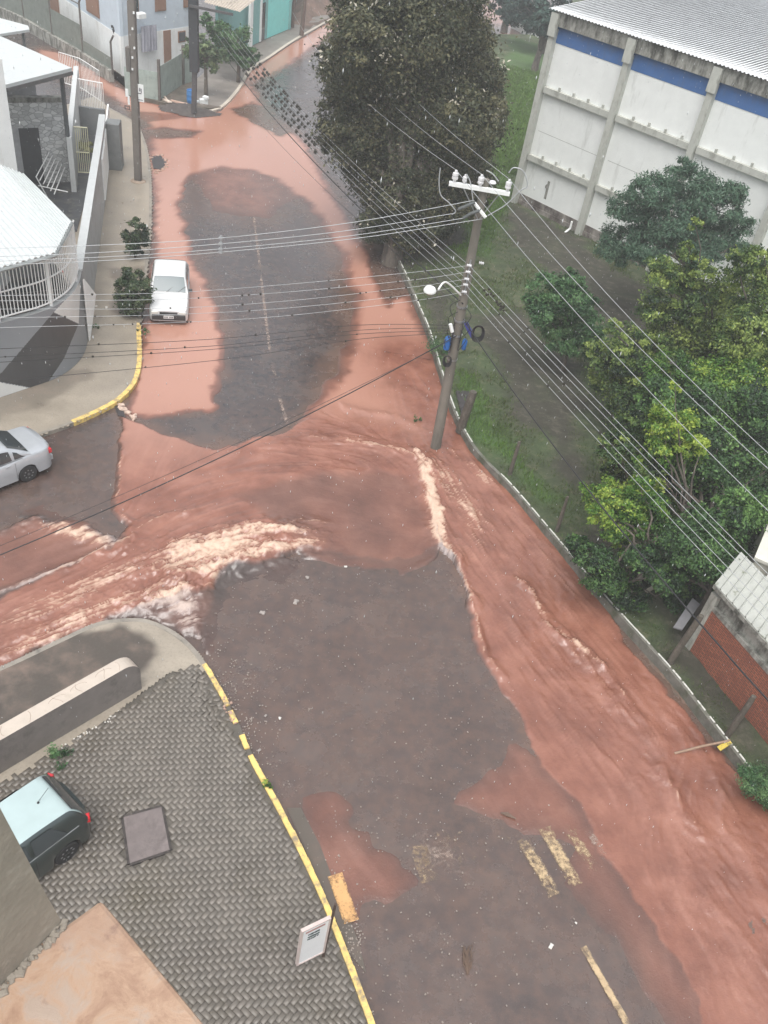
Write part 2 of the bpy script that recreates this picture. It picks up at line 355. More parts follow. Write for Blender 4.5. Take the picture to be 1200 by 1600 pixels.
def grid_mb(X, Y, Z, keep=None):
    h, w = X.shape; idx = np.arange(h*w).reshape(h, w)
    q = np.stack([idx[:-1, :-1], idx[:-1, 1:], idx[1:, 1:], idx[1:, :-1]], -1).reshape(-1, 4)
    V = np.stack([X.ravel(), Y.ravel(), Z.ravel()], 1)
    if keep is not None:
        k = keep.ravel(); q = q[k[q].any(1)]
    used = np.zeros(len(V), bool); used[q.ravel()] = True; rem = np.cumsum(used)-1
    return V[used], rem[q], used
def np_obj(name, parts, mat, kind, label=None, smooth=True):
    "one mesh out of numpy grids: parts = [(V, quads, {attr: values})]"
    Vs = []; Fs = []; A = {}; n = 0
    for V, q, at in parts:
        Vs.append(V); Fs.append(q+n); n += len(V)
        for k, a in at.items(): A.setdefault(k, []).append(a)
    V = np.concatenate(Vs); Fq = np.concatenate(Fs); me = bpy.data.meshes.new(name)
    me.vertices.add(len(V)); me.vertices.foreach_set('co', V.astype(np.float32).ravel())
    me.loops.add(Fq.size); me.loops.foreach_set('vertex_index', Fq.astype(np.int32).ravel()); k = Fq.shape[1]
    me.polygons.add(len(Fq)); me.polygons.foreach_set('loop_start', np.arange(len(Fq), dtype=np.int32)*k)
    me.update(calc_edges=True)
    if smooth: me.polygons.foreach_set('use_smooth', np.ones(len(Fq), bool))
    for kk, a in A.items():
        at = me.attributes.new(kk, 'FLOAT', 'POINT'); at.data.foreach_set('value', np.concatenate(a).astype(np.float32))
    me.materials.append(mat); me.validate(); o = bpy.data.objects.new(name, me); SC.collection.objects.link(o); OW[o.name] = Vector((0, 0, 0)); tag(o, label, None, None, kind); return o

# ---- materials of the street
m, nt, bs = node_mat('wet_asphalt'); vec = coords(nt, 'World'); silt = attr(nt, 'silt')
n1 = noise(nt, vec, .55, 8, .72); n2 = noise(nt, vec, 42, 4, .8); n3 = noise(nt, vec, 3.2, 6, .7)
c = ramp(nt, n1, [(.3, (.028, .026, .028)), (.5, (.047, .042, .043)), (.72, (.080, .068, .064))])
c = mix(nt, mth(nt, 'MULTIPLY', ramp(nt, n3, [(.42, 0.0), (.70, 1.0)]), .6), c, (.12, .078, .062))
ag = ramp(nt, n2, [(.55, 0.0), (.75, 1.0)]); c = mix(nt, mth(nt, 'MULTIPLY', ag, .6), c, (.19, .165, .155))
sf = mth(nt, 'MULTIPLY', silt, mth(nt, 'ADD', n3, .45), True)
c = mix(nt, sf, c, (.145, .085, .060)); nt.links.new(c, bs.inputs['Base Color'])
nt.links.new(ramp(nt, n1, [(.35, .13), (.65, .36)]), bs.inputs['Roughness'])
bs.inputs['Specular IOR Level'].default_value = 1.0
bump(nt, bs, mth(nt, 'ADD', mth(nt, 'MULTIPLY', n2, .5), noise(nt, vec, 9, 4)), .35, .012); MT['road'] = m

m, nt, bs = node_mat('muddy_water'); vec = coords(nt, 'World'); mud = attr(nt, 'mud'); foam = attr(nt, 'foam')
n1 = noise(nt, vec, .8, 5, .6); n2 = noise(nt, vec, 14, 4, .65)
deep = ramp(nt, n1, [(.28, (.16, .064, .043)), (.5, (.225, .092, .062)), (.72, (.30, .134, .092))])
deep = mix(nt, mth(nt, 'MULTIPLY', attr(nt, 'lic'), .22, True), deep, (.42, .215, .165))
deep = mix(nt, attr(nt, 'calm'), deep, (.42, .222, .165)); thin = mix(nt, n1, (.046, .038, .036), (.078, .056, .047))  # calm water painted lighter: paler silt plus sky reflection put into the colour
c = mix(nt, ramp(nt, mud, [(.14, 0.0), (.5, .5), (.85, 1.0)]), thin, deep)
ff = mth(nt, 'MULTIPLY', foam, mth(nt, 'ADD', mth(nt, 'MULTIPLY', n2, 1.1), .45), True)
fc = mix(nt, ramp(nt, ff, [(.15, 0.0), (.9, 1.0)]), (.38, .20, .135), (.56, .40, .30)); fc = mix(nt, ramp(nt, mud, [(.25, 1.0), (.6, 0.0)]), fc, (.36, .30, .285))
c = mix(nt, ff, c, fc); nt.links.new(c, bs.inputs['Base Color'])
nt.links.new(mix(nt, ff, (.09, .09, .09), (.65, .65, .65)), bs.inputs['Roughness']); bs.inputs['Specular IOR Level'].default_value = .85
w = mth(nt, 'ADD', noise(nt, vec, 7.5, 5, .62, .5), mth(nt, 'MULTIPLY', noise(nt, vec, 26, 3, .6), .45)); w = mth(nt, 'ADD', w, mth(nt, 'MULTIPLY', noise(nt, vec, 75, 2, .5), .18))
w = mth(nt, 'MULTIPLY', w, mth(nt, 'SUBTRACT', 1.0, mth(nt, 'MULTIPLY', attr(nt, 'calm'), .8))); bump(nt, bs, w, .42, .03); MT['water'] = m

# ---- the street
X, Y = rgrid(-14.5, 15, 5, 32, .055); mud2, foam, z, mud, L1 = fields(X, Y, .055); CA = CALM
X2, Y2 = rgrid(-46, 14, 32-.011, 122, .24); m22, f2, z2, mu2, L2_ = fields(X2, Y2, .24)
f2 *= .5; CB = CALM
parts = []
for (x, y, zz, mm, f, m2_, l, ca) in ((X, Y, z, mud, foam, mud2, L1, CA), (X2, Y2, z2, mu2, f2, m22, L2_, CB)):
    V, q, u = grid_mb(x, y, zz, mm > .10); parts.append((V, q, dict(mud=np.clip(m2_, 0, 1).ravel()[u], foam=f.ravel()[u], lic=np.clip(l*.5, 0, 1).ravel()[u], calm=ca.ravel()[u])))
np_obj('flood_water', parts, MT['water'], 'structure')
def road_grid(x, y, st):
    X, Y = rgrid(*x, *y, st); wx = X+(vnoise(X, Y, .6, 31)-.5)*1.2; wy = Y+(vnoise(X, Y, .6, 32)-.5)*1.2; s = np.zeros(X.shape)
    for (l, a, sf), w in zip(MUD, OPENW):
        if a: s = np.maximum(s, .75*min(1, a+.1)*sm(sdist(wx, wy, w), -.25-1.4*sf, .1))
    s = np.maximum(s, .38*(1-sm(Y, 20, 26))*(.6+.8*vnoise(X, Y, 1.1, 37, 4))); s = np.maximum(s, .5*(1-.85*sm(Y, 22, 28))*sm(vnoise(X, Y, .3, 33, 4), .42, .68)*(.4+.6*sm(vnoise(X, Y, 2.2, 34, 4), .35, .65))); V, q, u = grid_mb(X, Y, np.zeros(X.shape)); return V, q, dict(silt=s.ravel())
np_obj('road', [road_grid((-14.5, 15), (4, 32), .2), road_grid((-60, 20), (32, 130), .5)], MT['road'], 'structure')
g = MB(); g.quad((-400, -100, -.08), (400, -100, -.08), (400, 800, -.08), (-400, 800, -.08))
obj('ground', g, M('ground_soil', (.12, .12, .085), .9, .4, .2, (.06, .09, .04), .1, .4, .6, coords_='World'), kind='structure')
# ================================================================== pavements, kerbs, verge
def XY(l, z=0.0): return [(P(x, y, z).x, P(x, y, z).y) for x, y in l]
def dens(pl, n=6):
    "Catmull-Rom through the points"
    pts = [Vector((p[0], p[1], p[2] if len(p) > 2 else 0)) for p in pl]; out = []
    for i in range(len(pts)-1):
        p0, p1, p2, p3 = pts[max(i-1, 0)], pts[i], pts[i+1], pts[min(i+2, len(pts)-1)]
        for k in range(n):
            t = k/n; out.append(.5*((2*p1)+(p2-p0)*t+(2*p0-5*p1+4*p2-p3)*t*t+(3*p1-p0-3*p2+p3)*t**3))
    out.append(pts[-1]); return out
def ribbon(mb, line, w0, w1, z0, z1, jit=0.0, gap=None, mi=0):
    "kerb strip along a line, from offset w0 to w1 on its left side"
    n = len(line); nr = []
    for i in range(n):
        d = line[min(i+1, n-1)]-line[max(i-1, 0)]; d.z = 0; d.normalize(); nr.append(Vector((-d.y, d.x, 0)))
    for i in range(n-1):
        if gap and gap(i/(n-1)): continue
        a, b = line[i], line[i+1]; j = [rnd.uniform(-jit, jit) for _ in range(4)]
        p = [a+nr[i]*(w0+j[0]), b+nr[i+1]*(w0+j[1] if not jit else w0), b+nr[i+1]*w1, a+nr[i]*w1]
        mb.add([(q.x, q.y, z0) for q in p]+[(q.x, q.y, z1) for q in p], [(0, 1, 5, 4), (1, 2, 6, 5), (2, 3, 7, 6), (3, 0, 4, 7), (4, 5, 6, 7)], mi)
# concrete of the pavements, with damp patches kept in an attribute
m, nt, bs = node_mat('pavement_concrete'); vec = coords(nt, 'World'); n1 = noise(nt, vec, 1.1, 6, .65); n2 = noise(nt, vec, 14, 5, .7)
dry = ramp(nt, n1, [(.3, (.27, .235, .19)), (.7, (.38, .335, .27))]); wet = ramp(nt, n1, [(.3, (.045, .039, .034)), (.5, (.085, .070, .058)), (.72, (.17, .125, .10))])
f = mth(nt, 'MULTIPLY', attr(nt, 'wet'), mth(nt, 'ADD', n1, .6), True); c = mix(nt, f, dry, wet)
c = mix(nt, mth(nt, 'MULTIPLY', ramp(nt, n2, [(.5, 0.0), (.7, 1.0)]), .35), c, (.11, .10, .085))
nt.links.new(c, bs.inputs['Base Color']); nt.links.new(ramp(nt, n1, [(.3, .25), (.7, .6)]), bs.inputs['Roughness']); bump(nt, bs, n2, .3, .01); MT['pave'] = m
def pavement(poly, z, wetp, st, inset):
    xs = [p[0] for p in poly]; ys = [p[1] for p in poly]; X, Y = rgrid(min(xs), max(xs), min(ys), max(ys), st)
    s = sdist(X, Y, poly); wx = X+(vnoise(X, Y, 1.2, 41)-.5)*.8; wy = Y+(vnoise(X, Y, 1.2, 42)-.5)*.8; w = np.full(X.shape, .12)
    for l, a in wetp: w = np.maximum(w, a*sm(sdist(wx, wy, l), -.15, .25))
    V, q, u = grid_mb(X, Y, np.full(X.shape, z)+(vnoise(X, Y, .8, 5)-.5)*.02, s > inset); return V, q, dict(wet=w.ravel()[u])
KL = [(170, 168), (212, 192), (228, 225), (235, 262), (237, 300), (236, 360), (229, 430), (220, 505), (221, 560), (213, 596), (190, 622), (160, 640), (115, 660), (60, 680), (0, 702), (-120, 745)]
poly1 = XY(KL, .15)+XY([(-260, 700), (-200, 400), (-60, 240), (60, 175), (150, 150)], .15)
KB = [(-160, 1105), (-80, 1072), (0, 1042), (90, 1000), (145, 975), (185, 967), (230, 968), (275, 988), (310, 1020), (345, 1075), (372, 1128), (400, 1190), (440, 1262), (500, 1382), (545, 1492), (585, 1598), (625, 1710)]
PAV = [(312, 1030), (268, 1049), (228, 1078), (210, 1092), (60, 1183), (-200, 1341), (-200, 2100), (640, 1760), (585, 1598), (500, 1382), (400, 1190), (372, 1128), (345, 1075)]
poly2 = XY(KB, .15)+XY([(600, 2000), (-300, 2000), (-300, 1200)], .15)
padw = [(XY([(-80, 1100), (0, 1052), (90, 1010), (180, 978), (228, 988), (252, 1012), (258, 1040), (228, 1062), (150, 1115), (20, 1190), (-80, 1250)]), .95)]
pad1 = [(XY([(-60, 640), (60, 600), (130, 575), (150, 600), (60, 645), (-60, 690)]), .45), (XY([(175, 420), (225, 420), (225, 500), (175, 500)]), .6)]
cpoly = XY(KB[:9], .15)+XY([(330, 1050), (268, 1049), (228, 1078), (60, 1205), (-200, 1385), (-300, 1200)], .15)
np_obj('pavement', [pavement(poly1, .14, pad1, .12, .06), pavement(cpoly, .15, padw, .06, .04)], MT['pave'], 'structure')
b = MB(); b.prism(XY(PAV, .12), .0, .118); obj('paving_bed', b, M('bed_soil', (.10, .09, .075), .7, .3, 6), kind='structure')
# kerbs
kerb = MB(); kl = dens([tuple(p)+(0,) for p in XY(KL, .15)], 5); ribbon(kerb, kl, .0, -.13, -.02, .152)
kb = dens([tuple(p)+(0,) for p in XY(KB, .15)], 6); ribbon(kerb, kb[:int(len(kb)*.56)], .0, -.13, -.02, .156); ribbon(kerb, kb[int(len(kb)*.56):], 0, -.13, -.02, .11)
yk = MB(); ny = len(kl); y0, y1 = int(ny*.47), int(ny*.80)
ribbon(yk, kl[y0:y1+1], .012, -.16, .0, .162, .012)
yb = kb[int(len(kb)*.52):]
ribbon(yk, yb, .008, -.12, -.02, .172, .014, lambda t: .15 < t < .165 or .215 < t < .26 or .30 < t < .325)
MT['yellow'] = M('yellow_paint', (.72, .52, .17), .5, .15, 4, (.24, .19, .13), 5, .47, .66, .4)
for side, mbk, mt_, nm in ((0, kerb, M('kerb_concrete', (.26, .235, .20), .6, .25, 4, (.09, .085, .075), 2), 'kerb'), (1, yk, MT['yellow'], 'painted_kerb')):
    obj(nm, mbk, mt_, kind='structure')
# concrete gutter next to the yellow kerb near the signboard
gt = MB(); gl = XY([(448, 1262), (470, 1262), (500, 1320), (530, 1400), (560, 1470), (572, 1520), (548, 1492), (502, 1384)], .012); gt.prism(gl, -.01, .014)
obj('gutter', gt, MT['pave'], kind='structure', attrs=dict(wet=[.85]*len(gt.v)))
# herringbone paving, every brick cut and laid
ua = P(330, 1400)-P(300, 1430); ang = math.atan2(ua.y, ua.x)+math.pi/2
pv = np.array(XY(PAV, .17)); rs = np.random.RandomState(5); cc, ss_ = math.cos(ang), math.sin(ang)
cx0, cy0 = pv[:, 0].mean(), pv[:, 1].mean(); n_ = 95; I, J = np.meshgrid(np.arange(-n_, n_), np.arange(-n_, n_)); I = I.ravel(); J = J.ravel(); cm = (I-J) % 4
cu = .1035; A = []
hz = cm == 0; vt = cm == 3
lx = np.concatenate([(I[hz]+1)*cu, (I[vt]+.5)*cu]); ly = np.concatenate([(J[hz]+.5)*cu, (J[vt]+1)*cu])
hx = np.concatenate([np.full(hz.sum(), cu), np.full(vt.sum(), cu/2)])-.0032; hy = np.concatenate([np.full(hz.sum(), cu/2), np.full(vt.sum(), cu)])-.0032
bx = cx0+lx*cc-ly*ss_; by = cy0+lx*ss_+ly*cc
hole = XY([(188, 1274), (256, 1256), (270, 1330), (200, 1352)], .17)
ok = (sdist(bx, by, [tuple(p) for p in pv]) > .10) & (sdist(bx, by, hole) < -.03)
# stop short of the yellow kerb
kd, _ = pdist(bx, by, [(p.x, p.y) for p in kb]); ok &= kd > .19
lx, ly, hx, hy, bx, by = [a[ok] for a in (lx, ly, hx, hy, bx, by)]; nb = len(bx)
dc, _ = pdist(bx, by, XY([(322, 1065), (338, 1100), (352, 1128)], .15)); dist_ = np.clip(1-dc/.45, 0, 1)
ra = ang+rs.normal(0, .012, nb)+dist_*rs.normal(0, .5, nb); zz = .166+rs.normal(0, .0015, nb)+(vnoise(bx, by, .7, 8)-.5)*.03-dist_*rs.rand(nb)*.05
bx += dist_*rs.normal(0, .03, nb); by += dist_*rs.normal(0, .03, nb); tx = rs.normal(0, .012, nb)+dist_*rs.normal(0, .25, nb)
cr, sr = np.cos(ra), np.sin(ra); Vv = np.zeros((nb, 8, 3)); k = 0
for z_off, ins in ((-.05, 0), (0, .002)):
    for a, b_ in ((-1, -1), (1, -1), (1, 1), (-1, 1)):
        ex = a*(hx-ins); ey = b_*(hy-ins); Vv[:, k, 0] = bx+ex*cr-ey*sr; Vv[:, k, 1] = by+ex*sr+ey*cr; Vv[:, k, 2] = zz+z_off+ex*tx; k += 1
mid = Vv[:, :4].copy(); mid[:, :, 2] += .045; Vv = np.concatenate([Vv[:, :4], mid, Vv[:, 4:]], 1)
fq = np.array([[0, 1, 5, 4], [1, 2, 6, 5], [2, 3, 7, 6], [3, 0, 4, 7], [4, 5, 9, 8], [5, 6, 10, 9], [6, 7, 11, 10], [7, 4, 8, 11], [8, 9, 10, 11]])
Q_ = (fq[None]+np.arange(nb)[:, None, None]*12).reshape(-1, 4); tone = np.repeat(rs.rand(nb), 12)
m, nt, bs = node_mat('paving_brick'); vec = coords(nt, 'World'); n1 = noise(nt, vec, .9, 5, .65); n2 = noise(nt, vec, 45, 4, .7)
c = mix(nt, attr(nt, 'tone'), (.142, .127, .107), (.19, .168, .142)); c = mix(nt, ramp(nt, n1, [(.42, 0.0), (.66, .6)]), c, (.095, .082, .068))
c = mix(nt, ramp(nt, noise(nt, vec, .45, 4), [(.52, 0.0), (.7, .35)]), c, (.12, .10, .05)); c = mix(nt, mth(nt, 'MULTIPLY', n2, .5), c, (.10, .092, .082))
nt.links.new(c, bs.inputs['Base Color']); nt.links.new(ramp(nt, n1, [(.3, .5), (.7, .28)]), bs.inputs['Roughness']); bump(nt, bs, n2, .2, .004)
np_obj('paving', [(Vv.reshape(-1, 3), Q_, dict(tone=tone))], m, 'structure', smooth=False)
# manhole slab set in the paving
t = thing('manhole_cover', P(228, 1305, .12), 'square rough concrete manhole slab set in the herringbone paving', 'manhole cover')
hb = MB(); h4 = [P(*p, .17) for p in ((193, 1277), (252, 1261), (265, 1328), (203, 1349))]; hb.prism([(p.x, p.y) for p in h4], .10, .178)
obj('slab', hb, M('manhole_concrete', (.155, .13, .125), .6, .25, 3, (.09, .075, .07), 4, bmp=.6), t)
hr = MB()
for i in range(4):
    a, b2 = h4[i].copy(), h4[(i+1) % 4].copy(); a.z = b2.z = .15; o_ = (a+b2)/2-(h4[0]+h4[2])/2; o_.z = 0; o_.normalize(); hr.beam(a+o_*.03, b2+o_*.03, .05, .05)
obj('frame', hr, M('broken_mortar', (.05, .043, .04), .9, .5, 8, (.2, .17, .14), 9, .6, .7), t)

# road markings: worn paint
m, nt, bs = node_mat('worn_marking'); vec = coords(nt, 'World'); c = mix(nt, ramp(nt, attr(nt, 'wear'), [(.0, 0.0), (.05, 1.0)]), (.66, .33, .10), ramp(nt, noise(nt, vec, 3, 4), [(.3, (.38, .28, .17)), (.7, (.56, .42, .25))])); c = mix(nt, ramp(nt, attr(nt, 'wear'), [(.44, 0.0), (.47, 1.0)]), c, (.40, .31, .26))
nt.links.new(c, bs.inputs['Base Color']); bs.inputs['Roughness'].default_value = .4
tr = nt.nodes.new('ShaderNodeBsdfTransparent'); mx = nt.nodes.new('ShaderNodeMixShader')
wn = noise(nt, vec, 9, 8, .82); fz = mth(nt, 'MULTIPLY', mth(nt, 'SUBTRACT', mth(nt, 'ADD', mth(nt, 'SUBTRACT', wn, mth(nt, 'MULTIPLY', attr(nt, 'edge'), .20)), mth(nt, 'MULTIPLY', attr(nt, 'wear'), -.5)), .19), 4.5, True)
nt.links.new(fz, mx.inputs[0]); nt.links.new(tr.outputs[0], mx.inputs[1]); nt.links.new(bs.outputs[0], mx.inputs[2]); nt.links.new(mx.outputs[0], nt.nodes['Material Output'].inputs[0]); MT['mark'] = m
mk = MB(); wear = []; edg = []
def bar(a, b, w, wr, z=.03):
    a, b = P(*a), P(*b); d = (b-a); L = d.length; d.normalize(); n = Vector((-d.y, d.x, 0)); k = max(1, int(L/.5))
    for i in range(k):
        p, q = a+d*L*i/k, a+d*L*(i+1)/k; e0 = 1.0 if i == 0 else 0.0; e1 = 1.0 if i == k-1 else 0.0; mk.add([(s_+n*w*h_)[:2]+(z,) for s_ in (p, q) for h_ in (-.62, -.36, .36, .62)], [(0, 1, 5, 4), (1, 2, 6, 5), (2, 3, 7, 6)]); wear.extend([wr]*8); edg.extend([1, e0*.8, e0*.8, 1, 1, e1*.8, e1*.8, 1])
bar((523, 1368), (549, 1442), .27, .02, .05); bar((652, 1322), (672, 1378), .34, .20); bar((690, 1300), (712, 1360), .36, .40); bar((668, 1300), (700, 1372), .8, .47); bar((720, 1300), (735, 1345), .6, .42); bar((738, 1290), (750, 1325), .3, .55)
bar((770, 1275), (792, 1318), .26, .42); bar((816, 1312), (866, 1400), .27, .26); bar((850, 1294), (900, 1384), .27, .20); bar((885, 1290), (930, 1362), .27, .38); bar((912, 1286), (950, 1350), .22, .5)
bar((911, 1480), (978, 1598), .13, .10); bar((978, 1598), (1010, 1660), .13, .12)
for a, b in (((396, 335), (407, 425)), ((407, 428), (423, 560)), ((424, 566), (432, 596)), ((434, 612), (451, 672))): bar(a, b, .14, .48)
obj('road_markings', mk, MT['mark'], kind='structure', attrs=dict(wear=wear, edge=edg))

# ---- verge on the right
VL = [(-2.6, 44), (-3.6, 50), (-4.4, 58), (-4.6, 70), (-3, 85), (3, 97), (12, 104)]
VB = [(598, 340), (622, 400), (640, 438), (655, 475), (672, 515), (690, 575), (712, 640), (737, 688), (765, 722), (800, 757), (868, 836), (947, 931), (1048, 1042), (1112, 1122), (1170, 1195), (1225, 1262), (1300, 1350)]
vb = XY(VB, .36)
vpoly = vb+[(14, 8), (60, 8), (90, 60), (90, 140), (12, 140)]+VL[::-1]
X, Y = rgrid(-6, 60, 8, 135, .28); s = sdist(X, Y, vpoly); zg = .30+(vnoise(X, Y, .35, 51, 4)-.5)*.30*sm(s, .2, 2)+(vnoise(X, Y, 3, 52)-.5)*.07*sm(s, .0, .5)-.0*s
soilp = [XY([(800, 325), (900, 375), (1100, 520), (1100, 700), (960, 560), (900, 480), (800, 400)]), XY([(720, 500), (800, 480), (900, 560), (930, 760), (900, 800), (800, 640)]), XY([(930, 800), (1060, 900), (1200, 1080), (1200, 1250), (1050, 1050), (950, 930), (880, 850)]), XY([(640, 440), (700, 430), (720, 540), (690, 560)]), XY([(560, 330), (720, 330), (720, 400), (640, 430), (600, 420)])]
grassp = [XY([(700, 590), (745, 600), (790, 690), (850, 780), (820, 790), (770, 720), (730, 680)]), (XY([(790, 60), (860, 80), (800, 320), (760, 420), (700, 400), (760, 280), (790, 160)]))]
wx = X+(vnoise(X, Y, .7, 53)-.5)*2; wy = Y+(vnoise(X, Y, .7, 54)-.5)*2; soil = .22+np.zeros(X.shape); gr = np.zeros(X.shape)
for l in soilp: soil = np.maximum(soil, sm(sdist(wx, wy, l), -.6, .8))
for l in grassp: gr = np.maximum(gr, sm(sdist(wx, wy, l), -.4, .5))
soil = np.clip(soil*(1-gr)+(vnoise(X, Y, .9, 55, 4)-.5)*.9, 0, 1)
m, nt, bs = node_mat('verge_soil'); vec = coords(nt, 'World'); n1 = noise(nt, vec, 2.2, 7, .75); n2 = noise(nt, vec, 22, 4, .8)
g1 = ramp(nt, n1, [(.32, (.030, .060, .020)), (.5, (.062, .105, .036)), (.68, (.17, .165, .09))]); s1 = ramp(nt, n1, [(.32, (.018, .016, .013)), (.54, (.050, .043, .036)), (.70, (.14, .12, .10))])
gg = mix(nt, attr(nt, 'lush'), g1, (.070, .155, .035)); c = mix(nt, attr(nt, 'soil'), gg, s1); c = mix(nt, mth(nt, 'MULTIPLY', n2, .7), c, (.05, .055, .03))
nt.links.new(c, bs.inputs['Base Color']); bs.inputs['Roughness'].default_value = .85; bump(nt, bs, mth(nt, 'ADD', n1, n2), .8, .05)
gy_, gx_ = np.gradient(s, .28); ms = (s < .0) & (s > -.6); X = np.where(ms, X-s*gx_, X); Y = np.where(ms, Y-s*gy_, Y)
V, q, u = grid_mb(X, Y, zg, s > 0); np_obj('verge', [(V, q, dict(soil=soil.ravel()[u], lush=gr.ravel()[u]))], m, 'structure')
# grass blades (nobody could count them)
rs = np.random.RandomState(9); n0 = 420000; gx = rs.uniform(-5, 20, n0); gy = 9+rs.rand(n0)**1.35*75
sd = sdist(gx, gy, vpoly); wgx = gx+(vnoise(gx, gy, .7, 53)-.5)*2; wgy = gy+(vnoise(gx, gy, .7, 54)-.5)*2; so_ = np.zeros(n0)+.3; g_ = np.zeros(n0)
for l in soilp: so_ = np.maximum(so_, sm(sdist(wgx, wgy, l), -.6, .8))
for l in grassp: g_ = np.maximum(g_, sm(sdist(wgx, wgy, l), -.4, .5))
edge = sm(sd, .05, .3)*(1-sm(sd, .5, 1.6))*sm(vnoise(gx, gy, .5, 61), .4, .6)
pr = np.clip((1-so_)*.9*sm(vnoise(gx, gy, 1.1, 62), .35, .65)+g_*.9+edge*.6, 0, 1); kp = (sd > .1) & (rs.rand(n0) < pr)
gx, gy, g_ = gx[kp], gy[kp], g_[kp]; ng = len(gx); a = rs.rand(ng)*6.283; hh_ = (.04+.07*rs.rand(ng))*(1+.6*g_)*(1+gy/90); wd = .006+.004*gy/12
lean = rs.normal(0, .5, (ng, 2)); zb = np.full(ng, .26)
Vb = np.zeros((ng, 4, 3)); dx, dy = np.cos(a)*wd, np.sin(a)*wd
for i, (k1, t_) in enumerate(((-1, 0), (1, 0), (.5, 1), (-.5, 1))):
    Vb[:, i, 0] = gx+dx*k1+lean[:, 0]*hh_*t_; Vb[:, i, 1] = gy+dy*k1+lean[:, 1]*hh_*t_; Vb[:, i, 2] = zb+hh_*t_
def leaf_mat(name, lo, mid, hi, rough=.5, trans=.25):
    m, nt, bs = node_mat(name); tn = attr(nt, 'tone'); c = ramp(nt, tn, [(.0, lo), (.5, mid), (1.0, hi)]); nt.links.new(c, bs.inputs['Base Color']); bs.inputs['Roughness'].default_value = rough
    bs.inputs['Specular IOR Level'].default_value = .3
    tl = nt.nodes.new('ShaderNodeBsdfTranslucent'); nt.links.new(c, tl.inputs[0]); mx = nt.nodes.new('ShaderNodeMixShader'); mx.inputs[0].default_value = trans
    nt.links.new(bs.outputs[0], mx.inputs[1]); nt.links.new(tl.outputs[0], mx.inputs[2]); nt.links.new(mx.outputs[0], nt.nodes['Material Output'].inputs[0]); return m
np_obj('grass', [(Vb.reshape(-1, 3), np.arange(ng*4).reshape(-1, 4), dict(tone=np.repeat(np.clip(.3+.45*g_+rs.normal(0, .2, ng), 0, 1), 4)))], leaf_mat('grass_blades', (.07, .075, .03), (.085, .135, .035), (.13, .24, .045)), 'stuff', 'short green grass and weeds along the low wall beside the flooded road', smooth=False)
bk_ = [(940, 938), (1015, 1046), (1085, 1128), (1150, 1208), (1180, 1215), (1112, 1128), (1048, 1048), (947, 931)]
Xb, Yb = rgrid(6, 12, 12, 21, .12); sb_ = sdist(Xb+(vnoise(Xb, Yb, 1.5, 3)-.5)*.4, Yb, XY(bk_)); Vb, qb, ub = grid_mb(Xb, Yb, -.02+.10*sm(sb_, 0, .5)+(vnoise(Xb, Yb, 5, 4)-.5)*.07*sm(sb_, 0, .2), sb_ > 0); np_obj('bank', [(Vb, qb, {})], M('silty_bank', (.105, .085, .065), .8, .45, 4, (.16, .09, .065), 1.5, .45, .65, bmp=.6, coords_='World'), 'structure')
# low retaining wall with chipped white edge
t = thing('low_wall', (vb[8][0], vb[8][1], 0), 'long low grey retaining wall with chipped white edge between flooded road and verge', 'wall')
vl = dens([tuple(p)+(0,) for p in vb], 8); wb = MB(); ribbon(wb, vl, 0.02, -.10, -.05, .34); obj('wall', wb, M('mossy_concrete', (.15, .145, .125), .85, .3, 5, (.07, .08, .05), 2.5, .45, .65, .5, .6), t)
we = MB(); vl2 = dens([(p.x, p.y, 0) for p in vl], 3); ribbon(we, vl2, .024, -.02, .31, .352, .006, lambda t_: (.44 < t_ < .53) or (.12 < t_ < .16) or mnoise.noise(Vector((t_*95, 3, 1)))+.5*mnoise.noise(Vector((t_*310, 7, 2))) > .16); obj('painted_edge', we, M('chipped_white', (.62, .62, .58), .6, .25, 9, (.25, .24, .2), 9, .5, .65), t)
# ================================================================== buildings
def zat(base, py):
    "height above the ground point at which the upright through base reaches image row py"
    lo, hi = -5.0, 30.0
    for _ in range(50):
        mdl = (lo+hi)/2; w = np.array([base[0], base[1], mdl-H]); v = CR.T @ w
        y = v[1]/v[2]*F+CY
        if v[2] < .1 or y < py: hi = mdl
        else: lo = mdl
    return lo
def frame2(a, b):
    d = Vector((b[0]-a[0], b[1]-a[1], 0)); L = d.length; d.normalize(); return d, Vector((-d.y, d.x, 0)), L
def wbox(mb, o, d, n, s0, s1, t0, t1, z0, z1, mi=0):
    "box in wall axes: s along d, t along n"
    pts = [o+d*s+n*t for s, t in ((s0, t0), (s1, t0), (s1, t1), (s0, t1))]
    mb.prism([(p.x, p.y) for p in pts], z0, z1, mi)
# ---- warehouse
A = P(800, 325); B = P(900, 375); d, n, L0 = frame2(A, B)
if n.y < 0: n = -n
base0 = A.copy(); base0.z = .2
HB = zat(A, 22)
t = thing('warehouse', (A+d*12+n*10), 'white and blue panelled warehouse with concrete columns and pale metal roof', 'warehouse')
MT['wh_white'] = M('warehouse_white', (.74, .76, .74), .6, .05, 2, (.38, .39, .36), 1.6, .58, .86, .18)
MT['wh_col'] = M('warehouse_concrete', (.42, .43, .39), .7, .12, 3, (.16, .16, .13), 2.2, .55, .75, .3)
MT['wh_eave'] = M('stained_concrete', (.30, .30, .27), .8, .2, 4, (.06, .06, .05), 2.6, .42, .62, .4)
MT['wh_blue'] = M('blue_band', (.045, .13, .33), .5, .12, 2, (.07, .12, .22), 2, .5, .75, .3)
LW = L0*6.4; zbl = zat(A, 66); ze = zat(A, 28); zt_ = zat(A, 4)
w = MB(); wbox(w, A, d, n, 0, LW, .30, .50, .9, zbl); obj('wall', w, MT['wh_white'], t)
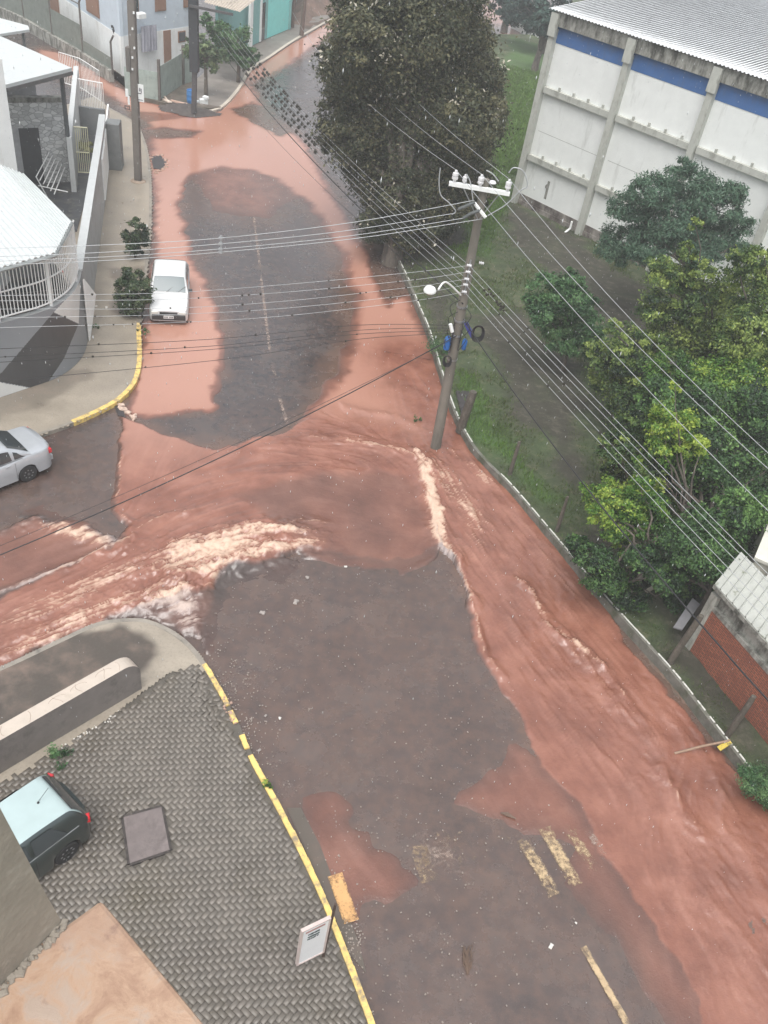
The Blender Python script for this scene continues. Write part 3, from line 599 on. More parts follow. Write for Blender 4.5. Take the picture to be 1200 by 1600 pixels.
w = MB(); wbox(w, A, d, n, 0, LW, .22, .50, 0, .55); wbox(w, A, d, n, 0, LW, .27, .50, .55, .9); obj('plinth', w, M('mud_splashed_plinth', (.30, .28, .25), .8, .25, 3, (.07, .055, .05), 1.5, .35, .6, .5), t)
w = MB(); wbox(w, A, d, n, 0, LW, .28, .50, zbl, ze-.35); obj('blue_band', w, MT['wh_blue'], t)
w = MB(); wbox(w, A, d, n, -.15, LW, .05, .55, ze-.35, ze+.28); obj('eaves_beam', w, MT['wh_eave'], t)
for k in range(7):
    c = MB(); s0 = k*L0-.2; wbox(c, A, d, n, s0, s0+.34, -.02, .42, 0, ze-.5); wbox(c, A, d, n, s0-.05, s0+.42, -.12, .04, ze-.85, ze+.22); obj('column', c, MT['wh_col'], t)
z1 = zat(A, 243); z2 = zat(A, 138)
for zz_, k0, k1 in ((z1, 0, 6), (z2, 0, 6)):
    for k in range(k0, k1):
        c = MB(); wbox(c, A, d, n, k*L0+.22, (k+1)*L0-.2, .06, .30, zz_-.15, zz_+.15)
        for j in range(1, 5): wbox(c, A, d, n, k*L0+.2+j*L0/5-.05, k*L0+.2+j*L0/5+.05, .12, .22, zz_+.15, zz_+.34)
        obj('cross_beam', c, MT['wh_col'], t)
for k in range(6):
    c = MB(); wbox(c, A, d, n, k*L0+.35, (k+1)*L0-.05, .296, .30, (z1+z2)/2-.35, (z1+z2)/2-.325); obj('panel_seam', c, M('seam_grey', (.35, .36, .34), .7) if k == 0 else bpy.data.materials['seam_grey'], t)
c = MB(); c.lathe([(.10, -.01), (.16, .005), (.05, .01)], A+d*1.9+n*.29+Vector((0, 0, 1.9)), 9, 'y'); wbox(c, A, d, n, 1.82, 1.98, .292, .298, 1.2, 2.2); obj('water_stain', c, MT['wh_eave'], t)
sw = MB(); wbox(sw, A, d, n, -.0, .2, .50, 43, 0, ze-.1); obj('side_wall', sw, MT['wh_white'], t)
rf = MB(); pit = .055; nc = 150; RW = LW+.5
for i in range(nc):
    s0 = -.5+RW*i/nc; s1 = -.5+RW*(i+1)/nc; sm_ = s0+(s1-s0)*.35
    for (a_, b_, za, zb_) in ((s0, sm_, .0, .0), (sm_, sm_+.03, .0, .045), (sm_+.03, s1-.03, .045, .045), (s1-.03, s1, .045, 0)):
        p = [A+d*a_-n*.15, A+d*b_-n*.15, A+d*b_+n*13, A+d*a_+n*22]; zr = [ze+.34+za, ze+.34+zb_, ze+.34+zb_+22.15*pit, ze+.34+za+22.15*pit]
        rf.add([(q.x, q.y, z) for q, z in zip(p, zr)], [(0, 1, 2, 3)])
p = [A+d*-.5+n*22, A+d*RW+n*22, A+d*RW+n*44, A+d*-.5+n*44]; rf.add([(q.x, q.y, z) for q, z in zip(p, [ze+1.6, ze+1.6, ze+.4, ze+.4])], [(0, 1, 2, 3)])
MT['roofsheet'] = M('roof_sheet', (.66, .68, .69), .5, .08, 1.5, (.42, .43, .44), 3, .5, .8, .3, .1, metal=.0)
obj('roof', rf, MT['roofsheet'], t)
dp = MB(); q0 = A+d*(L0-.5)-n*.14; dp.tube([q0+Vector((0, 0, .9)), q0+Vector((0, 0, .5)), q0-n*.25+d*-.1+Vector((0, 0, .25)), q0-n*.3+Vector((0, 0, .15))], .06, 8); obj('drain_pipe', dp, MT['white_metal'], t)
# small white wall beyond the warehouse
a, b = P(798, 44), P(858, 72); dd, nn, LL = frame2(a, b); w = MB(); wbox(w, a, dd, nn, 0, LL+2, 0, .2, 0, .9)
obj('boundary_wall', w, MT['white_paint'], label='short low white wall at the far left end of the warehouse lawn', cat='wall')
# ---- brick building lower right
C_ = P(1075, 1012, .3); D_ = P(1200, 1165, .3); d, n, L_ = frame2(C_, D_)
if (n.x < 0): n = -n
t = thing('brick_house', C_+d*3+n*2, 'small orange brick building with a mossy corrugated roof in the lower right', 'building')
bm_, nt, bs = node_mat('orange_brick'); tc = coords(nt, 'Object', rot=(R_(90), 0, 0))
br = nt.nodes.new('ShaderNodeTexBrick'); sp = nt.nodes.new('ShaderNodeSeparateXYZ'); cb = nt.nodes.new('ShaderNodeCombineXYZ'); tco = nt.nodes.new('ShaderNodeNewGeometry')
vm = nt.nodes.new('ShaderNodeVectorMath'); vm.operation = 'DOT_PRODUCT'; vm.inputs[1].default_value = (d.x, d.y, 0)
nt.links.new(tco.outputs['Position'], vm.inputs[0]); nt.links.new(tco.outputs['Position'], sp.inputs[0]); nt.links.new(vm.outputs['Value'], cb.inputs[0]); nt.links.new(sp.outputs[2], cb.inputs[1]); nt.links.new(cb.outputs[0], br.inputs[0])
br.inputs['Scale'].default_value = 1; br.inputs['Brick Width'].default_value = .20; br.inputs['Row Height'].default_value = .065; br.inputs['Mortar Size'].default_value = .012
br.inputs['Color1'].default_value = (.38, .125, .07, 1); br.inputs['Color2'].default_value = (.25, .075, .045, 1); br.inputs['Mortar'].default_value = (.10, .06, .045, 1)
vw = coords(nt, 'World'); c = mix(nt, ramp(nt, noise(nt, vw, 1.5, 5), [(.45, 0.0), (.75, .7)]), br.outputs[0], (.17, .065, .045)); nt.links.new(c, bs.inputs['Base Color']); bs.inputs['Roughness'].default_value = .75; bump(nt, bs, br.outputs[1], -.4, .01)
zb_ = zat(C_, 950); w = MB(); wbox(w, C_, d, n, .1, 9, 0, .2, -.1, zb_); obj('wall', w, bm_, t)
w = MB(); wbox(w, C_, d, n, -.16, .1, -.04, 3, -.1, zb_+.5); obj('corner_pillar', w, MT['old_concrete'], t)
w = MB(); wbox(w, C_, d, n, .1, 9, -.015, .2, zb_, zb_+.14); wbox(w, C_, d, n, .1, 9, .10, .2, zb_+.14, zb_+.75); obj('ring_beam', w, MT['wh_eave'], t)
E0 = P(1117, 912, zb_+.8); E2 = P(1158, 862, zb_+1.05); dr = (E2-E0); Lr = dr.length; rf = MB(); nc = 34
for i in range(nc):
    a_ = E0+d*(i*.26); p1 = a_+Vector((0, 0, .0)); p2 = a_+d*.20; p3 = a_+d*.23+Vector((0, 0, .035)); p4 = a_+d*.26+Vector((0, 0, 0))
    far_ = dr*1.0+(dr.normalized()*1.2 if i > 3 else Vector((0, 0, 0)))
    for x_, y_ in ((p1, p2), (p2, p3), (p3, p4)): rf.quad(x_, y_, y_+far_, x_+far_)
    if i % 1 == 0: rf.quad(p1, p1+Vector((0, 0, -.04)), p4+Vector((0, 0, -.04)), p4)
obj('roof', rf, M('mossy_sheet', (.36, .37, .34), .6, .12, 3, (.13, .14, .09), 2.2, .6, .72), t)
fb = MB(); fb.beam(E0-Vector((0, 0, .09)), E0+d*9-Vector((0, 0, .09)), .05, .12); obj('fascia', fb, MT['wh_eave'], t)
t2 = thing('shed', P(1190, 850, .3), 'pale plastered shed showing at the right edge behind the brick building', 'shed')
s0 = P(1181, 874, zb_+.9); u_ = (P(1206, 812, zb_+.9)-s0); sv = MB(); nrm = Vector((u_.y, -u_.x, 0)).normalized(); u_.normalize()
sv.prism([((s0).x, (s0).y), ((s0+nrm*5).x, (s0+nrm*5).y), ((s0+nrm*5+u_*6).x, (s0+nrm*5+u_*6).y), ((s0+u_*6).x, (s0+u_*6).y)], .2, zb_+.9); obj('wall', sv, M('pale_render', (.50, .49, .43), .8, .1, 3, (.25, .25, .2), 2, .5, .8), t2)
cp = MB(); q = [s0-nrm*.06-u_*.06, s0+nrm*5-u_*.06, s0+nrm*5+u_*6.1, s0-nrm*.06+u_*6.1]; cp.prism([(p.x, p.y) for p in q], zb_+.9, zb_+1.0); obj('roof_slab', cp, M('pale_slab', (.58, .57, .50), .7, .1, 3), t2)
sb = MB(); g4 = [P(1052, 980, .9), P(1066, 984, .9), P(1094, 944, 1.1), P(1082, 934, 1.1)]; sb.slab(*g4, .05); obj('grey_panel', sb, M('grey_fibre_sheet', (.17, .17, .18), .6, .15, 4), label='grey fibre cement sheet leaning by the corner of the brick building', cat='panel')

# ---- building of the photographer: window ledge and wall
zl = 17.25
Lg = [P(158, 1404, zl), P(322, 1602, zl), P(420, 1725, zl), P(-120, 2000, zl), P(-260, 1690, zl), P(92, 1452, zl)]
t = thing('apartment_building', P(60, 1600, zl)+Vector((0, -.3, 0)), 'near rendered building edge with peach window ledge in the lower left corner', 'building')
lm, nt, bs = node_mat('peach_ledge'); vec = coords(nt, 'World', (1, 1, 1)); n1 = noise(nt, vec, 22, 8, .72, .6); n2 = noise(nt, coords(nt, 'World', (260, 18, 1), (0, 0, R_(-35))), 1, 5)
c = ramp(nt, n1, [(.36, (.36, .225, .155)), (.5, (.46, .31, .215)), (.62, (.43, .335, .27))]); c = mix(nt, ramp(nt, noise(nt, vec, 7, 5), [(.50, 0.0), (.58, .6)]), c, (.38, .25, .18)); c = mix(nt, ramp(nt, noise(nt, vec, 16, 7, .75), [(.58, 0.0), (.68, .6)]), c, (.20, .12, .10))
nt.links.new(c, bs.inputs['Base Color']); bs.inputs['Roughness'].default_value = .45; bump(nt, bs, mth(nt, 'ADD', n1, mth(nt, 'MULTIPLY', n2, .3)), .3, .01)
w = MB(); w.prism([(p.x, p.y) for p in Lg], zl-.12, zl); o = obj('window_ledge', w, lm, t); bv = o.modifiers.new('b', 'BEVEL'); bv.width = .006; bv.segments = 2
K = P(95, 1443, zl); K2 = P(-10, 1552, zl); dk, nk, _ = frame2(K, K2)
if nk.y < 0: nk = -nk
OFFP = 0.105
wall_m = M('rough_render', (.27, .245, .205), .85, .18, 14, (.36, .33, .28), 30, .55, .75, bmp=.2, bscale=90)
w = MB(); rows = []
for k in range(30):
    z = zl-.0+k*.09; jx = mnoise.noise(Vector((1.3, k*1.7, 0)))*.004; off = OFFP*k*.09
    rows += [K+dk*(off+jx)+Vector((0, 0, z-zl)), K+dk*1.6+Vector((0, 0, z-zl)), K+dk*1.6+nk*.6+Vector((0, 0, z-zl)), K+dk*(off+jx)+nk*.6+Vector((0, 0, z-zl))]
w.add(rows, [(k*4+i, k*4+(i+1) % 4, k*4+4+(i+1) % 4, k*4+4+i) for k in range(29) for i in range(4)]+[(116, 117, 118, 119)]); obj('wall_pier', w, wall_m, t)
mo = MB()
for k in range(260):
    f_ = (k+rnd.random())/260; p = K+dk*(f_*.42-.004)-nk*rnd.gauss(.004, .003); r = rnd.uniform(.001, .004); mo.box((p.x, p.y, zl+r*.5), r*rnd.uniform(1.5, 3), r*2, r*1.2, rnd.random()*3, ch=r*.4)
obj('mortar_joint', mo, M('mortar_crumbs', (.27, .24, .20), .9, .25, 30), t)
fw = MB(); fw.prism([(q.x, q.y) for q in [K+dk*.1+nk*.05, K+dk*3+nk*.05, K+dk*3-nk*2, Lg[2]+Vector((-.2, -.3, 0))]], .2, zl-.125); obj('facade', fw, wall_m, t)

# ---- low garden wall with rounded end
g0, g1 = P(-60, 1252), P(222, 1082); d, n, LL = frame2(g0, g1); hgt = 1.12
if n.x > 0: n = -n     # n points to the street side
gw = MB(); prof = [(s, .15+hgt) for s in np.linspace(0, LL-.45, 12)]+[(LL-.45+.45*math.sin(a), .15+hgt-.45+.45*math.cos(a)) for a in np.linspace(.15, 1.57, 8)]+[(LL, .0), (0, .0)]
vs = []; th = .36
for s, z in prof: q = g0+d*s; vs.append((q.x, q.y, z))
for s, z in prof: q = g0+d*s+n*th; vs.append((q.x, q.y, z))
k = len(prof); gw.add(vs, [tuple(range(k)), tuple(range(k, 2*k))[::-1]]+[(i, i+k, (i+1) % k+k, (i+1) % k) for i in range(k)], 0)
for i, fc_ in enumerate(gw.f): gw.mi[i] = 1 if 2 <= i < 2+20 else 0
gt_ = obj('garden_wall', gw, [M('grey_render', (.19, .17, .158), .7, .12, 3, (.12, .11, .10), 2, .5, .7), M('cream_coping', (.47, .41, .35), .6, .08, 3, (.42, .36, .30), 5, .55, .75)], label='low grey garden wall with cream top and rounded end beside the brick paving', cat='wall')
lt = MB()      # faint worn lettering strokes on the top: joints and curves
for s in (.55, 1.25, 1.85, 2.55, 3.1, 3.75, 4.1, 4.7):
    if s < LL-.5:
        q = g0+d*(s); pts = [q+n*(.04+.28*u)+d*(.07*math.sin(u*3+s*3)) for u in np.linspace(0, 1, 5)]
        lt.tube([(p.x, p.y, .15+hgt+.001) for p in pts], .006, 4)
        if int(s*10) % 3 == 1: lt.tube([((q+d*(.22*math.cos(a))+n*(.17+.12*math.sin(a))).x, (q+d*(.22*math.cos(a))+n*(.17+.12*math.sin(a))).y, .15+hgt+.001) for a in np.linspace(.2, 2.8, 8)], .005, 4)
obj('joint_lines', lt, M('old_joint', (.36, .29, .24), .9), gt_)
# ================================================================== corner house on the left
def proj(X, Y, Z):
    w = np.stack([X, Y, Z-H], -1) @ CR; return w[..., 0]/w[..., 2]*F+CX, w[..., 1]/w[..., 2]*F+CY
def pip(px, py, poly):
    return sdist(px, py, poly) > 0
z0 = .15; zw = 2.9
WB = [(-130, 668), (-60, 641), (0, 621), (48, 605), (80, 594), (103, 582), (122, 566), (133, 548), (138, 526)]
wl = dens([tuple(P(x, y, z0)) for x, y in WB], 34); arc = [0]
for a, b in zip(wl[:-1], wl[1:]): arc.append(arc[-1]+(b-a).length)
th_ = thing('corner_house', P(40, 480, z0), 'white corner house on the left with painted curved wall and corrugated roofs', 'house')
# painted curved wall: fine grid, pattern fixed to its surface
nz_ = 90; vs = np.array([[p.x, p.y, z0+(zw-z0)*j/nz_] for p in wl for j in range(nz_+1)]); nl = len(wl)
pu, pv_ = proj(vs[:, 0], vs[:, 1], vs[:, 2]); tone = np.full(len(vs), .45)
tone[pip(pu, pv_, [(84, 488), (123, 506), (112, 545), (70, 604), (45, 640), (-40, 640), (-40, 610), (0, 585)])] = .0
tone[pip(pu, pv_, [(-140, 560), (0, 597), (48, 606), (60, 640), (-140, 720)])] = 1.0
tone[pip(pu, pv_, [(84, 488), (123, 506), (126, 440), (110, 460)])] = 1.0
tone[pip(pu, pv_, [(123, 506), (150, 480), (150, 560), (60, 620), (100, 560)])] = .5
fs = [(i*(nz_+1)+j, (i+1)*(nz_+1)+j, (i+1)*(nz_+1)+j+1, i*(nz_+1)+j+1) for i in range(nl-1) for j in range(nz_)]
pm, nt, bs = node_mat('geometric_wall_paint'); vec = coords(nt, 'World'); n1 = noise(nt, coords(nt, 'World', (1, 1, .4)), 1.5, 6, .7)
c = ramp(nt, attr(nt, 'tone'), [(.0, (.042, .044, .048)), (.2, (.042, .044, .048)), (.25, (.24, .26, .28)), (.7, (.24, .26, .28)), (.75, (.72, .73, .71))]); nt.nodes['Color Ramp'].color_ramp.interpolation = 'CONSTANT'
c = mix(nt, mth(nt, 'MULTIPLY', n1, .35), c, (.16, .155, .15)); nt.links.new(c, bs.inputs['Base Color']); bs.inputs['Roughness'].default_value = .45; bump(nt, bs, noise(nt, vec, 30), .2, .01)
w = MB(); w.add([tuple(v) for v in vs], fs); obj('curved_wall', w, pm, th_, smooth=180, attrs=dict(tone=tone))
bk = MB(); inn = []
for i, p in enumerate(wl):
    dd = (wl[min(i+1, nl-1)]-wl[max(i-1, 0)]); nn = Vector((-dd.y, dd.x, 0)).normalized(); inn.append(p+nn*.22)
for i in range(0, nl-1):
    a, b, c2, e2 = wl[i], wl[i+1], inn[i+1], inn[i]; bk.add([(a.x, a.y, zw), (b.x, b.y, zw), (c2.x, c2.y, zw), (e2.x, e2.y, zw), (c2.x, c2.y, z0), (e2.x, e2.y, z0)], [(0, 1, 2, 3), (3, 2, 4, 5)])
obj('wall_cap', bk, M('grey_cap', (.30, .31, .31), .6, .1), th_)
# straight street wall
SB = [(138, 526), (147, 455), (155, 390), (162, 335), (168, 285), (170, 264)]
sl_ = [P(x, y, z0) for x, y in SB]; sw = MB(); ribbon(sw, sl_, .0, .26, z0, zw+.02); obj('street_wall', sw, M('grey_wall', (.36, .37, .37), .6, .08, 2, (.24, .235, .22), 1.4, .5, .75), th_)
sw = MB(); ribbon(sw, sl_, -.03, .30, zw+.02, zw+.07); obj('wall_coping', sw, M('light_coping', (.45, .47, .47), .5, .06), th_)
bt = MB(); q1, q2, q3 = P(139, 534, z0), P(150, 470, z0+.0), P(133, 440, zw-.2)
a = P(139, 533, z0); b = P(129, 437, zw); c3 = P(148, 462, z0+1.6); dn_ = Vector((.02, .10, 0))
bt.add([a, c3, b, a+dn_, c3+dn_, b+dn_], [(0, 1, 2), (5, 4, 3), (0, 3, 4, 1), (1, 4, 5, 2), (2, 5, 3, 0)]); obj('buttress', bt, MT['white_paint'], th_)
# panels and pillar farther up the street wall
for (pa, pb, h0, h1) in (((163, 322), (168, 270), .3, 2.3), ((169, 262), (172, 232), .3, 2.4)):
    g_ = MB(); a, b = P(*pa, z0), P(*pb, z0); dd, nn, LL = frame2(a, b); wbox(g_, a, dd, nn, 0, LL, -.10, -.02, z0+h0, z0+h1); obj('white_panel', g_, MT['white_paint'], th_)
pl = MB(); a = P(176, 266, z0); pl.box(a+Vector((0, .5, 1.2)), .75, .9, 2.4, .2, ch=.03); obj('gate_pillar', pl, M('grey_pillar', (.17, .18, .18), .7, .15), th_)
# fence on the curved wall (a part of the house's wall line)
fl = [Vector((p.x, p.y, zw)) for p in inn]; fz = 2.0
f = thing('railing_fence', fl[len(fl)//2], 'tall curved white bar fence standing on the painted corner wall', 'fence')
s_ = 0.0; bars = MB(); nxt = 0; mid_ = Vector((0, 0, .02))
ctr = []
for i, (p, q) in enumerate(zip(wl, inn)): m_ = (p+q)/2; ctr.append(Vector((m_.x, m_.y, zw)))
acc = 0; step = .125
for a, b in zip(ctr[:-1], ctr[1:]):
    L = (b-a).length
    while nxt <= acc+L: p = a+(b-a)*((nxt-acc)/L); bars.tube([p+Vector((0, 0, .12)), p+Vector((0, 0, fz))], .017, 5); nxt += step
    acc += L
obj('bars', bars, MT['white_metal'], f, smooth=60)
for hgt_ in (.14, 1.02, 1.92): r = MB(); r.tube([p+Vector((0, 0, hgt_)) for p in ctr[::6]+[ctr[-1]]], .03, 6); obj('rail', r, MT['white_metal'], f, smooth=60)
def near_ctr(px, py):
    q = P(px, py, zw); return min(ctr, key=lambda c: (c-q).length)
for pp in ((4, 508), (92, 482), (124, 440)): c = near_ctr(*pp); r = MB(); r.box(c+Vector((0, 0, 1.02)), .09, .09, 2.04); obj('post', r, MT['white_metal'], f)
# porch roof, corrugated
zr = zw+fz+.15
E_ = [P(-70, 452, zr), P(0, 419, zr), P(86, 396, zr), P(112, 346, zr)]; T_ = [P(-200, 280, zr+.6), P(-60, 262, zr+.6), P(0, 258, zr+.6), P(40, 274, zr+.6)]
def corr(mb, e, tp, nrib, amp=.05):
    e = [Vector(x) for x in e]; tp = [Vector(x) for x in tp]
    def at(l, t):
        ls = [(l[i+1]-l[i]).length for i in range(len(l)-1)]; t *= sum(ls)
        for i, L in enumerate(ls):
            if t <= L or i == len(ls)-1: return l[i]+(l[i+1]-l[i])*(t/L)
            t -= L
    vs = []; k = nrib*4
    for i in range(k+1):
        up = Vector((0, 0, amp if i % 4 in (1, 2) else 0)); vs += [at(e, i/k)+up, at(tp, i/k)+up]
    mb.add(vs, [(2*i, 2*i+2, 2*i+3, 2*i+1) for i in range(k)]); return mb
MT['wroof'] = M('white_roof_sheet', (.50, .53, .53), .4, .06, 2, (.40, .42, .42), 2, .5, .8)
obj('porch_roof', corr(MB(), E_, T_, 30), MT['wroof'], th_)
gu = MB(); gu.tube([x-Vector((0, 0, .07)) for x in E_], .07, 6); obj('gutter', gu, M('grey_gutter', (.25, .27, .27), .4), th_)
fl_ = MB(); fl_.prism([(p.x, p.y) for p in inn[24:]]+[(-17, 37), (-30, 37), (-30, 28)], z0+.0, z0+.25); obj('porch_floor', fl_, M('porch_floor', (.20, .19, .18), .5, .15), th_)
# yard behind, stone wall, stairs, rails
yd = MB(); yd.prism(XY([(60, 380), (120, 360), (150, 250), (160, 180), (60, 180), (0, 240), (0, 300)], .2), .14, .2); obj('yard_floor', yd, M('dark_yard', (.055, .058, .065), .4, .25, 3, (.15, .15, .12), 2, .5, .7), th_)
def vwall(mb, bl, br, py_top, zb=.2, th=.2, mi=0, side=1):
    a, b = P(*bl, zb), P(*br, zb); dd, nn, LL = frame2(a, b)
    if nn.y*side < 0: nn = -nn
    wbox(mb, a, dd, nn, 0, LL, 0, th, zb, zat(a, py_top) if not isinstance(py_top, float) else py_top, mi); return a, dd, nn, LL
sm_, nt, bs = node_mat('pebble_stone'); vec = coords(nt, 'World', (1, 1, 1.6)); v = nt.nodes.new('ShaderNodeTexVoronoi'); v.inputs['Scale'].default_value = 3.4; nt.links.new(vec, v.inputs['Vector'])
vc = nt.nodes.new('ShaderNodeTexVoronoi'); vc.feature = 'DISTANCE_TO_EDGE'; vc.inputs['Scale'].default_value = 3.4; nt.links.new(vec, vc.inputs['Vector']); bw = nt.nodes.new('ShaderNodeRGBToBW'); nt.links.new(v.outputs['Color'], bw.inputs[0])
c = ramp(nt, bw.outputs[0], [(.2, (.46, .47, .47)), (.8, (.74, .75, .74))]); c = mix(nt, ramp(nt, vc.outputs[0], [(.0, 1.0), (.08, 0.0)]), c, (.26, .27, .27)); nt.links.new(c, bs.inputs['Base Color']); bs.inputs['Roughness'].default_value = .7; bump(nt, bs, vc.outputs[0], .5, .05)
w = MB(); a, dd, nn, LL = vwall(w, (30, 288), (112, 284), 160); obj('stone_wall', w, sm_, th_)
zst = zat(a, 160); w = MB(); wbox(w, a, dd, nn, -.6, LL+.05, -.08, .3, zst, zst+.22); obj('stone_wall_cap', w, MT['wh_eave'], th_)
w = MB(); wbox(w, a, dd, nn, .15, 1.25, -.03, -.005, .2, zat(a+dd*.7, 200)); obj('door', w, M('dark_door', (.05, .055, .06), .4), th_)
w = MB(); wbox(w, a, dd, nn, .02, .3, -.12, -.035, .2, zat(a+dd*.7, 200)+.1); obj('door_jamb', w, M('grey_jamb', (.42, .43, .44), .5), th_)
w = MB(); wbox(w, a, dd, nn, .3, LL-.1, .31, 4.5, zst-1.5, zst-1.3); obj('terrace_floor', w, M('terrace_floor', (.40, .41, .42), .5, .2, 2), th_)
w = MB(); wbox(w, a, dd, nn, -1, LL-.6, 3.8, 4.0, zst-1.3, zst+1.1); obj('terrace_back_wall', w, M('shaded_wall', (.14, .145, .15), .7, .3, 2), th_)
# tall white house wall
hw = MB(); a = P(46, 398, z0); a2 = P(-120, 440, z0); dd, nn, LL = frame2(a, a2)
if nn.y < 0: nn = -nn
wbox(hw, a, dd, nn, 0, 9, 0, 7, z0, zat(a, 92)); obj('main_wall', hw, MT['white_paint'], th_)
# canopy above the terrace
zc = zst+1.9; cn = MB(); c4 = [P(10, 132, zc), P(112, 106, zc), P(0, 56, zc+.2), P(-140, 60, zc+.3), P(-140, 150, zc+.1)]
cn.add([tuple(p) for p in c4]+[(p.x, p.y, p.z-.14) for p in c4], [(0, 1, 2, 3, 4), (9, 8, 7, 6, 5)]+[(i, i+5, (i+1) % 5+5, (i+1) % 5) for i in range(5)]); obj('canopy', cn, MT['wroof'], th_)
cb_ = MB(); cb_.beam(c4[0]-Vector((0, 0, .22)), c4[1]-Vector((0, 0, .22)), .12, .16); obj('canopy_beam', cb_, M('dark_beam', (.10, .10, .10), .6), th_)
for pp in ((96, 116),): p = P(*pp, zc-.3); r = MB(); r.beam((p.x, p.y, .2), (p.x, p.y, zc-.3), .16, .16); obj('canopy_post', r, M('dark_steel', (.075, .085, .09), .5), th_)
cn = MB(); c4 = [P(-60, 62, zc+.3), P(46, 46, zc+.3), P(44, 40, zc+.35), P(-60, 12, zc+.5)]; cn.slab(*c4, .12); obj('small_canopy', cn, MT['wroof'], th_)
cb_ = MB(); cb_.beam(P(-10, 58, zc+.15), P(44, 47, zc+.15), .1, .12); pz = P(36, 50, zc); cb_.beam(pz, (pz.x, pz.y, 2), .12, .12); obj('canopy_frame', cb_, M('grey_steel', (.2, .21, .21), .5), th_)
def rail_between(name, a, b, hgt_, nb_, label, mat_, cat='railing', rr=.02, top2=None, rails=(0, 1)):
    a, b = Vector(a), Vector(b); t_ = thing(name, (a+b)/2, label, cat)
    for k in rails: r = MB(); r.tube([a+Vector((0, 0, hgt_*k)), b+Vector((0, 0, hgt_*k))], rr*1.5, 6); obj('rail', r, mat_, t_)
    r = MB()
    for i in range(nb_+1): p = a+(b-a)*(i/nb_); r.tube([p, p+Vector((0, 0, hgt_))], rr, 5)
    obj('bars', r, mat_, t_); return t_
# stair rail with sloping bars
a, b = P(60, 306, .4), P(94, 240, 1.1); t_ = thing('stair_rail', (a+b)/2, 'white stair railing of sloping bars below the pebble stone wall', 'railing')
for k in range(6): r = MB(); r.tube([a+Vector((.14*k, .05*k, .92-.16*k)), b+Vector((.10*k, .05*k, .92-.16*k))], .028, 6); obj('rail', r, MT['white_metal'], t_)
r = MB(); r.tube([b+Vector((0, 0, .95)), b+Vector((.4, .2, -.2))], .03, 6); obj('post', r, MT['white_metal'], t_); r = MB(); r.tube([a+Vector((0, 0, .95)), a+Vector((.4, .2, -.2))], .03, 6); obj('post', r, MT['white_metal'], t_)
r = MB(); r.tube([P(60, 290, 1.2), P(106, 300, 1.2)], .025, 6); obj('handrail', r, MT['white_metal'], t_)
cream = plain('cream_metal', (.72, .70, .50), .45)
rail_between('yard_gate', P(108, 268, .3), P(142, 270, .3), 2.3, 11, 'cream painted bar gate across the narrow side yard', cream, 'gate', .02, None, (0, .45, 1))
hedge_p = (P(112, 225, .6), P(146, 228, .6))
rail_between('upper_railing', P(118, 176, .9), P(164, 184, .9), 1.9, 18, 'white bar railing in front of the dark upper yard, behind the cream gate', MT['white_metal'], 'railing', .02, None, (0, .12, 1))
a, b, c = P(96, 128, 1.2), P(128, 138, 1.2), P(158, 158, 1.2)
rail_between('terrace_railing', a, b, 1.7, 12, 'white terrace railing left of the round corner post by the side street', MT['white_metal'], 'railing', .014, None, (0, 1))
rail_between('corner_railing', b, c, 1.7, 14, 'white railing at the far corner of the yard above the side street', MT['white_metal'], 'railing', .014, None, (0, 1))
for nm, bl, br, tp in (('yard_wall', (104, 178), (120, 135), 1.6),): 
    w = MB(); vwall(w, (112, 300), (122, 178), zw, .2, .25); obj('yard_wall', w, M('pale_yard_wall', (.50, .52, .52), .6, .08), th_)
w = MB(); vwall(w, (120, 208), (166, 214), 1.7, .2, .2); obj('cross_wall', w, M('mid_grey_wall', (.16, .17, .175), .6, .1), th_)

# ================================================================== blue and white house at the top left
Hc, Hr, Hl = P(192, 112, .5), P(300, 92, .5), P(74, 28, .5); t = thing('two_storey_house', Hc+Vector((0, 6, 0)), 'pale blue and white two storey house behind the corner fence', 'house')
blue = M('pale_blue_wall', (.50, .57, .63), .6, .06, 2, (.42, .47, .51), 1.5, .55, .8); zb1 = zat(Hc, 57); zt1 = 7.5
MT['brownw'] = M('brown_wood', (.25, .145, .10), .6, .15, 8)
w = MB(); wb_ = MB()
for (a, b, s) in ((Hc, Hr, 1), (Hc, Hl, 1)):
    dd, nn, LL = frame2(a, b)
    if nn.y < 0: nn = -nn
    wbox(wb_, a, dd, nn, 0, LL, 0, .2, .0, zb1); wbox(w, a, dd, nn, 0, LL, .02, .2, zb1, zt1)
obj('upper_wall', w, blue, t); obj('lower_wall', wb_, MT['white_paint'], t)
